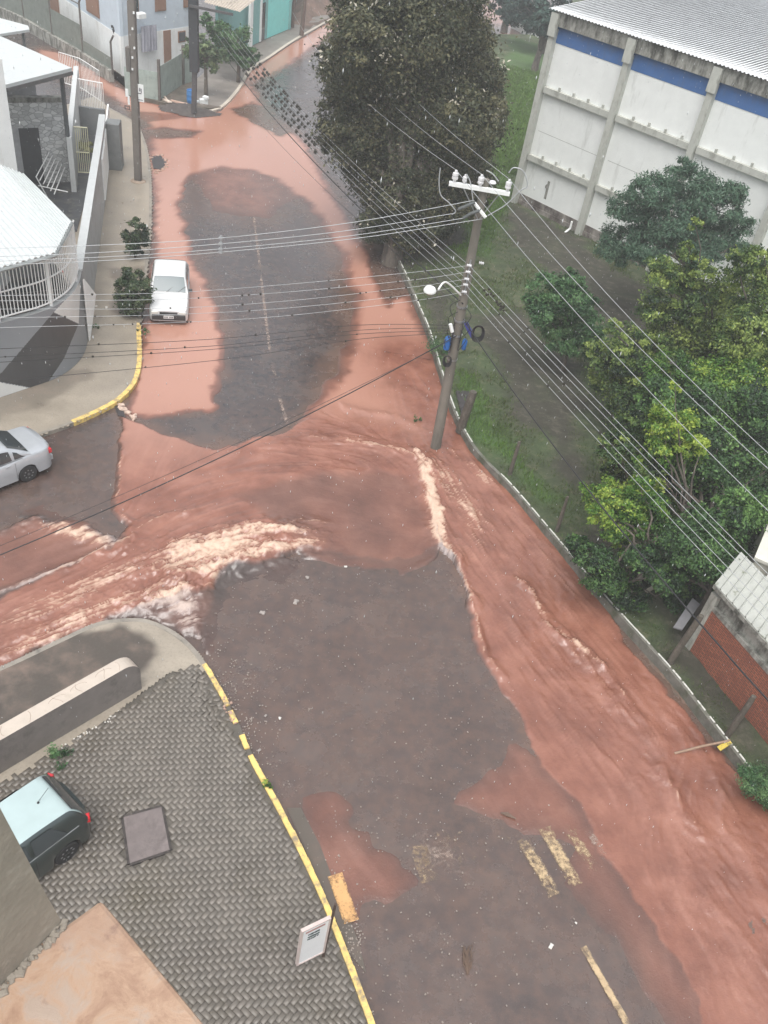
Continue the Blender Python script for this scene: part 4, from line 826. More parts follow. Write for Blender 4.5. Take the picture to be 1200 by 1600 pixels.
def onwall(name, a, b, pxa, pxb, pyb, pyt, mat_, parent, fr=.08, th=.05):
    "panel on wall a-b between the uprights seen at bottom pixels, rows pyb..pyt"
    dd, nn, LL = frame2(a, b)
    if nn.y < 0: nn = -nn
    def s_of(px):   # position along the wall whose base is seen at column px
        lo, hi = 0, LL
        f = lambda s: float(proj(np.array(a.x+dd.x*s), np.array(a.y+dd.y*s), np.array((za+zb)/2))[0])
        za = zb = (zat(a+dd*(LL/2), pyb)+zat(a+dd*(LL/2), pyt))/2; sg = 1 if f(hi) > f(lo) else -1
        for _ in range(40):
            m_ = (lo+hi)/2
            if (f(m_)-px)*sg < 0: lo = m_
            else: hi = m_
        return lo
    s0, s1 = sorted((s_of(pxa), s_of(pxb))); q = a+dd*(s0+s1)/2; za, zb2 = zat(q, pyb), zat(q, pyt)
    w = MB(); wbox(w, a, dd, nn, s0-fr, s1+fr, -th-.01, .0, za-fr, zb2+fr); fo = obj(name+'_frame' if name == 'window' else name, w, MT['brownw'], parent)
    if name == 'window': w = MB(); wbox(w, a, dd, nn, s0, s1, -th-.03, -th-.012, za, zb2); obj('pane', w, MT['glass'] if mat_ is None else mat_, fo)
onwall('window', Hc, Hl, 137, 155, 20, -6, MT['brownw'], t, .10); onwall('door', Hc, Hl, 73, 89, 22, -14, None, t)
onwall('window', Hc, Hr, 208, 215, 24, -8, None, t, .06); onwall('window', Hc, Hr, 243, 257, 15, -20, MT['brownw'], t, .08); onwall('door', Hc, Hr, 256, 266, 98, 48, None, t, .03); onwall('window', Hc, Hr, 279, 288, 64, 50, None, t, .07)
onwall('window', Hc, Hr, 287, 297, 10, -20, MT['brownw'], t, .05)
q = P(190, 45, 3.2); dd, nn, LL = frame2(Hc, Hl); mt_ = MB(); q = Hc+dd*1.2-nn*.12; zz_ = zat(q, 44); mt_.beam(q+Vector((0, 0, zz_-.5)), q+Vector((0, 0, zz_-.35)), .5, .1); mt_.lathe([(.12, zz_-.35), (.2, zz_-.1), (.12, zz_+.1)], (q.x, q.y, 0), 10); obj('wall_lamp', mt_, MT['black'], t)
# laundry corner with motorcycle-like clutter: sink, curtain sheet
dd, nn, LL = frame2(Hc, Hr); nn = -nn if nn.y < 0 else nn
q = Hc+dd*1.9-nn*.5; zz_ = zat(q, 40); 
for k, (s, w_, h_, zc_, mt2, nm, lb) in enumerate(((1.5, 1.5, 1.6, 62, M('grey_sheet', (.36, .36, .41), .7, .1, 2, (.24, .24, .28), 6, .5, .6, .15), 'hanging_sheet', 'grey sheet hanging against the pale blue house wall'), (1.1, .8, .5, 36, MT['white_paint'], 'wash_tub', 'small white wash tub fixed on the pale blue house wall'))):
    q = Hc+dd*s-nn*.35; zc2 = zat(q, zc_); w = MB(); 
    if k == 0:
        pts = [(q+dd*(w_*i/24)+nn*(.05*math.sin(i*1.4))) for i in range(25)]
        for a_, b_ in zip(pts[:-1], pts[1:]): w.quad((a_.x, a_.y, zc2-h_/2), (b_.x, b_.y, zc2-h_/2), (b_.x, b_.y, zc2+h_/2), (a_.x, a_.y, zc2+h_/2))
    else: w.box(q+Vector((.3, .1, zc2)), w_*.8, .4, h_*.7, math.atan2(dd.y, dd.x), ch=.08)
    obj(nm, w, mt2, label=lb, cat='laundry sheet' if k == 0 else 'tub')
# street fence with grey-green screen
screen = M('green_screen', (.30, .36, .33), .8, .15, 1.5, (.20, .24, .22), 2, .5, .7)
fp = [P(196, 148, .2), P(249, 157, .2), P(286, 132, .2), P(300, 128, .2)]
t = thing('screen_fence', fp[1], 'grey green screen fence on posts below the pale blue house', 'fence')
for a, b in zip(fp[:-1], fp[1:]):
    w = MB(); dd, nn, LL = frame2(a, b); wbox(w, a, dd, nn, 0, LL, 0, .02, .2, zat(a, 104) if a is fp[0] else 2.2); obj('screen', w, screen, t)
for a in fp[1:3]: w = MB(); w.beam(a+Vector((.05, -.08, -.2)), a+Vector((.05, -.08, 2.5)), .16, .16); obj('post', w, M('weathered_post', (.11, .10, .09), .8, .2), t)
bd = MB(); bd.prism(XY([(100, 60), (196, 128), (196, 150), (240, 162), (300, 178), (345, 172), (300, 165), (302, 130), (200, 140), (190, 112), (74, 28), (20, -10), (-10, 10)], 0), .0, .22); obj('earth_bank', bd, M('wet_earth', (.13, .11, .09), .8, .35, 1.2, (.07, .065, .05), .8, .45, .6), kind='structure')
fp = [P(-40, -5, .6), P(38, 30, .6), P(82, 56, .6), P(130, 84, .6), P(176, 116, .5)]
t = thing('chain_fence', fp[2], 'grey netted fence with bent posts running up the side street', 'fence')
for i, (a, b) in enumerate(zip(fp[:-1], fp[1:])):
    w = MB(); dd, nn, LL = frame2(a, b); zt_ = 2.9 if i < 2 else (2.4 if i == 2 else 1.5); wbox(w, a, dd, nn, 0, LL, 0, .02, .3, zt_); obj('netting', w, M('net_screen', (.15, .17, .15), .9, .25, 2) if i == 0 else bpy.data.materials['net_screen'], t)
    w = MB(); wbox(w, a, dd, nn, 0, LL, -.25, .1, .0, .75); obj('plinth', w, MT['wh_eave'], t)
for i, a in enumerate(fp): w = MB(); hh = 3.2 if i < 4 else 2; w.tube([a, a+Vector((0, 0, hh)), a+Vector((.3, -.25, hh+.45))], .07, 6); obj('post', w, bpy.data.materials['weathered_post'], t)
w = MB(); w.tube([fp[2]+Vector((0, 0, 3.1)), fp[3]+Vector((0, 0, 3.1))], .04, 5); obj('top_pipe', w, bpy.data.materials['weathered_post'], t)
# ---- turquoise house
Tc, Tr, Tl = P(417, 60, .3), P(452, 44, .3), P(340, 96, .3); t = thing('turquoise_house', Tc+Vector((-1, 4, 0)), 'bright turquoise house with beige corrugated lean-to roof', 'house')
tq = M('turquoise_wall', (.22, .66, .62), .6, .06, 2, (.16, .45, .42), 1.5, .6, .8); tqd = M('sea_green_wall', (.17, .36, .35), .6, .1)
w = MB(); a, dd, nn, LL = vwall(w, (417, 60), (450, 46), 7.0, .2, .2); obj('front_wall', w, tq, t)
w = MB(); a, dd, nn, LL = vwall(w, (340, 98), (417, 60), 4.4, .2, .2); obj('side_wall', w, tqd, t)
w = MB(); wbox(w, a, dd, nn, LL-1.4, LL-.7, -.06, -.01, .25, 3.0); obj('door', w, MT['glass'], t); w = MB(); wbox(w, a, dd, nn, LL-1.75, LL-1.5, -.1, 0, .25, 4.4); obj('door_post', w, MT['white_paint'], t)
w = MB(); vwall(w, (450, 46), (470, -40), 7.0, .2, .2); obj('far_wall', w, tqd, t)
e0, e1, e2, e3 = P(318, 4, 4.6), P(374, 19, 4.4), P(404, -4, 5.0), P(345, -40, 5.6); obj('roof', corr(MB(), [e0, e1], [e3, e2], 14, .05), M('beige_sheet', (.42, .37, .31), .7, .12, 2, (.22, .19, .16), 2, .5, .7), t)
w = MB(); wbox(w, a, dd, nn, LL-4.9, LL-4.4, -.5, -.3, .2, 4.0); obj('porch_post', w, MT['white_paint'], t)
# brown cut bank and posts beyond it
Xb, Yb = rgrid(-20, -4, 86, 112, .5); dN, _ = pdist(Xb, Yb, [(P(452, 52).x, P(452, 52).y), (P(540, 22).x, P(540, 22).y)])
inside = sdist(Xb, Yb, XY([(452, 50), (478, 46), (545, 18), (556, -20), (450, -60), (440, 0)])); zb3 = .15+sm(inside, .5, 6)*5+(vnoise(Xb, Yb, .5, 71)-.5)*1.6*sm(inside, 0, 2)
V, q, u = grid_mb(Xb, Yb, zb3, inside > 0); np_obj('hillside', [(V, q, {})], M('brown_bank', (.18, .12, .095), .9, .4, .6, (.09, .07, .055), .5, .4, .6, coords_='World'), 'structure')
for (x, y, hh) in ((471, 55, 2.9), (456, 42, 2.4)):
    a = P(x, y, .2); w = MB(); w.tube([a, a+Vector((.05, 0, hh*.6)), a+Vector((.12, 0, hh))], [.2, .18, .13], 8); obj('tree_stump' if x > 460 else 'gate_post', w, M('bark_brown', (.12, .085, .07), .9, .3, 6), label='thick brown stump standing beside the far road kerb' if x > 460 else 'thin brown post next to the turquoise house', cat='stump' if x > 460 else 'post')
fk = MB(); ribbon(fk, dens([tuple(P(*p, .1)) for p in ((300, 176), (342, 170), (372, 140), (392, 108), (420, 90), (455, 66), (500, 40), (540, 18), (580, -12))], 4), -.12, .10, 0, .17, .02); obj('far_kerb', fk, M('pale_kerb', (.50, .45, .38), .6, .15), kind='structure')
sp_ = MB(); sp_.prism(XY([(300, 176), (345, 172), (374, 140), (393, 110), (420, 92), (455, 68), (500, 42), (545, 16), (560, 0), (470, 30), (452, 46), (417, 60), (340, 96), (300, 130)], .1), 0, .14); obj('far_pavement', sp_, M('far_pave', (.20, .18, .16), .6, .3, .8), kind='structure')
# ================================================================== trees and plants
def crown(name, blobs, nleaf, size, mat, parent, seed, shell=.55, aspect=.5, droop=0.0, up=.35, tvar=.22):
    "many small leaves spread through overlapping clumps; each clump and leaf has a tone of its own"
    rs = np.random.RandomState(seed); vol = np.array([b[3]**2 for b in blobs]); cnt = rs.multinomial(nleaf, vol/vol.sum()); out = []; tn = []
    for (x, y, z, r, sq, tone), k in zip(blobs, cnt):
        # sub-clumps inside the blob
        ns = max(6, int(k/90)); d = rs.normal(size=(ns, 3)); d /= np.linalg.norm(d, axis=1)[:, None]; rad = r*(shell+(1-shell)*rs.rand(ns))**(.7)
        cen = d*rad[:, None]*[1, 1, sq]; ct = rs.normal(0, tvar, ns); who = rs.randint(0, ns, k); sr = r*.26*(.6+.8*rs.rand(ns))
        e = rs.normal(size=(k, 3))*.55; p = cen[who]+e*sr[who][:, None]*[1, 1, .7]
        nrm = p/ (np.linalg.norm(p, axis=1)[:, None]+1e-6)*.6+rs.normal(size=(k, 3))*.6+[0, 0, up]; nrm /= np.linalg.norm(nrm, axis=1)[:, None]
        ax = np.cross(nrm, rs.normal(size=(k, 3))); ax /= np.linalg.norm(ax, axis=1)[:, None]+1e-9; ax[:, 2] -= droop; bx = np.cross(nrm, ax)
        s = size*(.55+.9*rs.rand(k)); p = p+[x, y, z]
        q = np.stack([p-ax*s[:, None]*.5, p+bx*s[:, None]*aspect*.5+nrm*s[:, None]*.06, p+ax*s[:, None]*.5, p-bx*s[:, None]*aspect*.5+nrm*s[:, None]*.06], 1)
        out.append(q); tn.append(np.repeat(np.clip(tone+ct[who]+rs.normal(0, .16, k), 0, 1), 4))
    V = np.concatenate(out).reshape(-1, 3); T = np.concatenate(tn); org = OW[parent.name]; V = V-np.array(org)
    o = np_obj(name, [(V, np.arange(len(V)).reshape(-1, 4), dict(tone=T))], mat, None, smooth=False); o.parent = parent; OW[o.name] = org; return o
def limbs(name, base, tips, r0, mat, parent, seed=1, bend=.25):
    rr = random.Random(seed); mb = MB(); base = Vector(base)
    for tp in tips:
        tp = Vector(tp); n_ = 6; pts = []; rs_ = []
        for i in range(n_+1):
            t_ = i/n_; p = base.lerp(tp, t_); w_ = math.sin(t_*3.14)*bend; p = p+Vector((rr.uniform(-1, 1)*w_, rr.uniform(-1, 1)*w_, w_*.5)); pts.append(p); rs_.append(r0*(1-t_*.85))
        mb.tube(pts, rs_, 7)
    return obj(name, mb, mat, parent, smooth=60)
bark = M('grey_bark', (.13, .11, .09), .9, .3, 6, (.05, .045, .04), 4, .45, .65, .3, .6); pale_bark = M('pale_bark', (.30, .27, .23), .9, .3, 5, (.10, .09, .07), 5, .45, .65, .3, .6)
def tree(name, base, blobs, nleaf, size, mat, label, seed, r0=.2, trunk_h=None, cat='tree', tips=7, **kw):
    base = Vector(base); t = thing(name, base, label, cat); rr = random.Random(seed); fork = Vector(base)
    top = trunk_h if trunk_h else min(b[2] for b in blobs)*.7; fork.z = base.z+top; fork.x += rr.uniform(-.1, .1)
    mb = MB(); mb.tube([base+Vector((0, 0, -.2)), base.lerp(fork, .4)+Vector((rr.uniform(-.1, .1), rr.uniform(-.1, .1), 0)), fork], [r0*1.35, r0*1.05, r0*.8], 9); obj('trunk', mb, bark if not kw.get('pale') else pale_bark, t, smooth=60)
    kw.pop('pale', None)
    tp = rr.sample(blobs, min(tips, len(blobs))); limbs('limbs', fork, [(b[0], b[1], b[2]+b[3]*.2) for b in tp], r0*.6, bark, t, seed)
    crown('crown', blobs, nleaf, size, mat, t, seed, **kw); return t
def blob(px, py, Y, rpx, sq=.85, tone=.5):
    "clump seen at a photo position, at horizontal distance Y, radius in photo pixels"
    p = PY(px, py, Y); dist = (p-Vector((0, 0, H))).length; r = rpx*dist/math.hypot(F, math.hypot(px-CX, py-CY)); return (p.x, p.y, p.z, r, sq, tone)
# the big dark roadside tree
lm = leaf_mat('dark_brown_green_leaf', (.017, .027, .014), (.052, .060, .032), (.17, .16, .085), .55, .15)
bs_ = P(612, 408, .1); rr = random.Random(3); bl = []
shape = [(640, 60, 95), (560, 70, 55), (720, 70, 62), (600, -10, 90), (690, 0, 80), (545, 140, 48), (740, 130, 55), (640, 150, 110), (560, 200, 62), (730, 200, 60), (640, 240, 100), (530, 185, 36), (590, 265, 55), (700, 270, 66), (750, 160, 42), (655, 320, 62), (610, 310, 50), (715, 320, 36), (600, 350, 30), (690, 350, 30), (735, 290, 36), (525, 225, 26), (575, 30, 55), (560, 110, 60), (620, 350, 34), (670, 365, 30), (560, 240, 40), (770, 120, 28), (772, 180, 24), (530, 90, 30)]
for (x, y, r) in shape:
    bl.append(blob(x+rr.uniform(-6, 6), y+rr.uniform(-6, 6), 43+rr.uniform(-2.6, 2.6), r*.92, .9, .38+.16*rr.random()+(.12 if x > 690 else 0)))
for (x, y, r) in ((612, 345, 34), (590, 350, 30), (640, 360, 34), (670, 362, 26), (615, 362, 24), (650, 330, 34), (630, 300, 40)): bl.append(blob(x, y, 40.6+rr.uniform(-.5, .5), r, .85, .40))
tb = tree('tree', bs_, bl, 250000, .155, lm, 'huge dense dark brownish green tree overhanging the right side of the upper road', 3, .42, 3.0, tips=12, shell=.62, tvar=.2)
fw_ = leaf_mat('pale_seed_pods', (.24, .22, .17), (.40, .37, .30), (.60, .57, .48), .6, .1)
crown('pale_pods', [(b[0], b[1], b[2], b[3]*1.03, b[4], .5) for b in bl], 1500, .17, fw_, tb, 77, shell=.9, tvar=.2)
# feathery tree in front of the warehouse
lm2 = leaf_mat('feathery_leaf', (.030, .060, .042), (.070, .135, .085), (.14, .225, .145), .5, .25)
bl = [blob(x, y, 39+rr.uniform(-1.2, 1.2), r, .6, .35+.3*rr.random()) for x, y, r in ((1020, 300, 38), (1075, 285, 42), (1120, 320, 42), (985, 325, 34), (1050, 345, 52), (1110, 375, 50), (975, 375, 34), (1010, 385, 44), (1150, 350, 26), (960, 395, 26), (1070, 262, 22), (1140, 300, 26), (1085, 395, 34), (1155, 385, 18))]
tree('tree', P(1035, 520, .3), bl, 52000, .17, lm2, 'feathery blue green tree standing against the white warehouse wall', 11, .14, 3.2, aspect=.28, shell=.5, droop=.25, tvar=.15)
# round shrub
lm3 = leaf_mat('mid_green_leaf', (.024, .060, .028), (.065, .145, .058), (.14, .25, .10), .5, .25)
bl = [blob(x, y, 32.5+rr.uniform(-.7, .7), r, .8, .3+.3*rr.random()) for x, y, r in ((860, 455, 34), (895, 470, 34), (870, 500, 36), (910, 510, 34), (850, 490, 26), (890, 440, 22), (925, 540, 24), (880, 530, 30), (835, 470, 18))]
tree('shrub', P(880, 575, .3), bl, 26000, .12, lm3, 'round mid green shrub alone on the verge, left of the thicket', 13, .08, .8, 'shrub', shell=.5)
# thicket trees
lm4 = leaf_mat('olive_leaf', (.020, .042, .022), (.085, .150, .045), (.30, .38, .10), .5, .3)
lm5 = leaf_mat('yellow_green_leaf', (.022, .060, .020), (.11, .235, .045), (.40, .50, .09), .45, .35)
lm6 = leaf_mat('deep_green_leaf', (.014, .028, .017), (.055, .120, .040), (.17, .30, .085), .5, .2)
T_A = [((1085, 470, 44), (1040, 430, 28), (1075, 390, 20), (1060, 520, 46), (1110, 540, 50), (1030, 480, 30), (1085, 350, 12), (1025, 410, 14), (1140, 500, 40), (1095, 430, 26)), ((1170, 440, 46), (1200, 480, 50), (1150, 410, 26), (1190, 400, 26), (1210, 550, 50), (1165, 520, 46), (1180, 590, 50), (1225, 430, 40)),
       ((960, 560, 36), (990, 535, 30), (955, 510, 16), (1005, 580, 40), (945, 590, 26), (985, 620, 40), (930, 550, 18), (1020, 540, 24))]
lab = ('pale olive tree with a thin upright tip, in the middle of the thicket', 'pale olive tree at the right edge of the photo, below the warehouse', 'olive bush at the left edge of the thicket beside the bare soil')
for i, (sh, Y, bp) in enumerate(zip(T_A, (30.5, 29, 28.5), ((1085, 640), (1190, 700), (975, 660)))):
    bl = [blob(x, y, Y+rr.uniform(-1.2, 1.2), r, .85, .38+.35*rr.random()) for x, y, r in sh]
    tree('tree', P(*bp, .3), bl, (36000, 34000, 24000)[i], .115, lm4, lab[i], 20+i, .13, 1.6, shell=.5, tvar=.26)
bl = [blob(x, y, 24+rr.uniform(-1, 1), r, .85, .15+.4*rr.random()) for x, y, r in ((1020, 690, 46), (1070, 650, 48), (1120, 640, 50), (1160, 680, 54), (1100, 710, 60), (1040, 750, 55), (1140, 770, 55), (1190, 640, 50), (1200, 730, 50), (1180, 800, 40), (1090, 800, 52), (1030, 620, 34), (1000, 650, 26))]
tree('tree', P(1090, 880, .3), bl, 62000, .11, lm6, 'deep green leafy tree filling the lower right part of the thicket', 31, .14, 1.2, shell=.4)
bl = [blob(x, y, 22.3+rr.uniform(-.5, .5), r, .8, t_) for x, y, r, t_ in ((1045, 640, 22, .65), (1060, 665, 30, .8), (1040, 700, 30, .62), (1020, 740, 26, .6), (1000, 720, 22, .6), (1075, 700, 30, .5), (1030, 665, 22, .7), (1005, 770, 34, .62), (1055, 605, 10, .9), (1090, 690, 20, .85))]
tree('tree', P(1040, 880, .3), bl, 17000, .10, lm5, 'slender tree with bright yellow leaves at the thicket centre', 33, .08, 1.8, shell=.3, tvar=.2, tips=9)
bl = [blob(x, y, 20.4+rr.uniform(-.5, .5), r, .7, t_) for x, y, r, t_ in ((930, 780, 24, .6), (955, 770, 26, .65), (985, 790, 30, .5), (935, 805, 22, .68), (960, 825, 28, .5), (1000, 760, 24, .5), (975, 855, 16, .6), (920, 765, 14, .6), (1010, 820, 30, .25), (965, 800, 30, .45), (1020, 790, 28, .2))]
tree('tree', P(990, 925, .3), bl, 17000, .10, lm5, 'bright lime green tree leaning over the low wall above the torrent', 34, .09, 1.5, shell=.4, tvar=.18, pale=True, tips=9)
bl = [blob(x, y, 19+rr.uniform(-.5, .5), r, .5, .15+.3*rr.random()) for x, y, r in ((925, 870, 34), (950, 900, 34), (905, 850, 18), (985, 930, 28), (1080, 850, 50), (1040, 900, 34), (1120, 880, 40), (1060, 940, 26), (930, 915, 20), (1010, 870, 30))]
tree('undergrowth_bush', P(960, 925, .3), bl, 40000, .09, lm6, 'dark ivy-like undergrowth spilling over the low wall beneath the lime green tree', 35, .05, .3, 'bush', shell=.4)
bl = [blob(x, y, 13.0+rr.uniform(-.2, .2), r, .55, .3+.3*rr.random()) for x, y, r in ((1175, 1215, 24), (1200, 1225, 34), (1185, 1235, 24), (1225, 1250, 40), (1165, 1205, 14))]
tree('shrub', P(1190, 1240, .1), bl, 16000, .05, lm3, 'low dense green bush at the right edge, at the end of the low wall', 36, .03, .15, 'shrub', shell=.4)
for i, (sh, Y_, n_, m_, lb_, bp_) in enumerate((
  (((960, 700, 30), (985, 670, 34), (1010, 720, 36), (960, 740, 22), (1040, 800, 34), (990, 820, 24)), 23, 22000, lm4, 'olive green bush filling the gap between the yellow and the lime green trees', (985, 830)),
  (((1100, 600, 40), (1150, 590, 44), (1050, 580, 36), (1200, 620, 44), (1120, 640, 40), (1180, 660, 40)), 26.5, 36000, lm5, 'broad fresh green tree crown in the centre right of the thicket', (1120, 760)),
  (((1110, 830, 44), (1160, 790, 44), (1065, 870, 40), (1100, 900, 34), (1140, 850, 36), (1040, 860, 30), (1000, 880, 30), (1050, 920, 30)), 20.5, 34000, lm6, 'dark green bush in front of the corrugated roof of the brick building', (1090, 960)))):
    bl = [blob(x, y, Y_+rr.uniform(-.6, .6), r, .85, (.3, .22, .25)[i]+.4*rr.random()) for x, y, r in sh]
    tree('tree' if i == 1 else 'bush', P(*bp_, .3), bl, n_, .105, m_, lb_, 90+i, .09, 1.0, 'tree' if i == 1 else 'bush', shell=.35, tvar=.24)
# far dark trees between tree and warehouse
lmf = leaf_mat('far_leaf', (.018, .040, .036), (.035, .075, .062), (.06, .12, .09), .6, .2)
for i, (x, y, Yd, rs_) in enumerate(((835, 10, 92, 40), (800, -10, 100, 30), (858, 36, 84, 20))):
    bl = [blob(x+rr.uniform(-.7, .7)*rs_, y+rr.uniform(-.7, .7)*rs_, Yd+rr.uniform(-2, 2), rs_*.6, 1, .3+.3*rr.random()) for _ in range(7)]
    tree('tree', (bl[0][0], Yd, 0), bl, 9000, .34, lmf, ('largest blue green tree beyond the short white wall', 'farthest dark tree behind the road bend at the top', 'small dark tree touching the left corner of the warehouse roof')[i], 40+i, .3, 2)
# pavement bushes by the white car
lmp = leaf_mat('ornamental_leaf', (.018, .036, .020), (.042, .072, .036), (.12, .155, .075), .4, .2)
for i, (c_, sh) in enumerate((((212, 402), ((212, 352, 12), (205, 368, 14), (220, 366, 15), (212, 382, 15), (206, 390, 10), (222, 385, 10))), ((208, 492), ((205, 432, 18), (195, 450, 16), (218, 448, 20), (205, 468, 22), (222, 470, 16), (192, 468, 12), (210, 484, 12))))):
    b0 = P(*c_, .15); bl = [blob(x, y, b0.y+rr.uniform(-.25, .25), r, .9, .3+.35*rr.random()+(.15 if i else 0)) for x, y, r in sh]
    tree('ornamental_tree', b0, bl, (7000, 11000)[i], .11, lmp, ('small round clipped tree on the pavement, the farther of two near the white car', 'bigger round bush on the pavement touching the white car')[i], 50+i, .06, .8, 'small tree', shell=.5)
# trees at the far corner
lmq = leaf_mat('corner_leaf', (.05, .085, .05), (.13, .19, .10), (.26, .33, .17), .5, .3)
for i, (c_, sh, nn_) in enumerate((((322, 150), ((305, 82, 17), (325, 90, 20), (340, 85, 16), (318, 70, 16), (298, 72, 12), (330, 104, 12)), 9000), ((372, 128), ((345, 55, 20), (370, 60, 22), (385, 75, 18), (355, 80, 20), (392, 92, 14), (375, 95, 16), (335, 40, 16), (318, 30, 12)), 12000))):
    b0 = P(*c_, .15); bl = [blob(x, y, b0.y+rr.uniform(-.6, .6), r, .9, .35+.25*rr.random()) for x, y, r in sh]
    tree('tree', b0, bl, nn_, .16, (lmq, lm3)[i], ('light green street tree beside the dark pole at the far corner', 'darker street tree in front of the turquoise house')[i], 60+i, .12, 2.2, shell=.4)
# small weeds standing in mud and by walls
def weed(px, py, r, z, n_, mat_, label, seed, name='weed', cat='plant'):
    b0 = P(px, py, z); t_ = thing(name, b0, label, cat); crown('leaves', [(b0.x, b0.y, z+r*.4, r, .5, .5)], n_, .07, mat_, t_, seed, shell=.2)
weed(651, 657, .28, .02, 90, lm6, 'small dark leafy twig lying in the red mud', 71)
weed(684, 556, .75, .3, 900, lm3, 'green bush growing over the low wall behind the utility pole', 72, 'wall_bush', 'bush'); weed(692, 545, .5, .5, 500, lm3, 'smaller green sprig above the bush behind the utility pole', 73)
weed(88, 1186, .35, .15, 350, lm3, 'patch of green weeds between garden wall and dark hatchback', 74); weed(147, 512, .2, .15, 120, lm3, 'tiny weed at the foot of the white triangular buttress', 75)
weed(222, 520, .25, .14, 200, lm3, 'tuft of weed at the start of the yellow kerb', 76); weed(418, 1228, .18, .1, 140, lm5, 'little bright weed next to the yellow kerb, lower left', 77)
hd = thing('hedge', (hedge_p[0]+hedge_p[1])/2, 'yellowish clipped hedge strip behind the cream gate', 'hedge'); crown('leaves', [(hedge_p[0].lerp(hedge_p[1], k).x, hedge_p[0].lerp(hedge_p[1], k).y, .5, .45, .6, .6) for k in (0, .3, .6, .95)], 1200, .12, leaf_mat('hedge_leaf', (.12, .13, .04), (.25, .26, .10), (.40, .40, .20)), hd, 79)
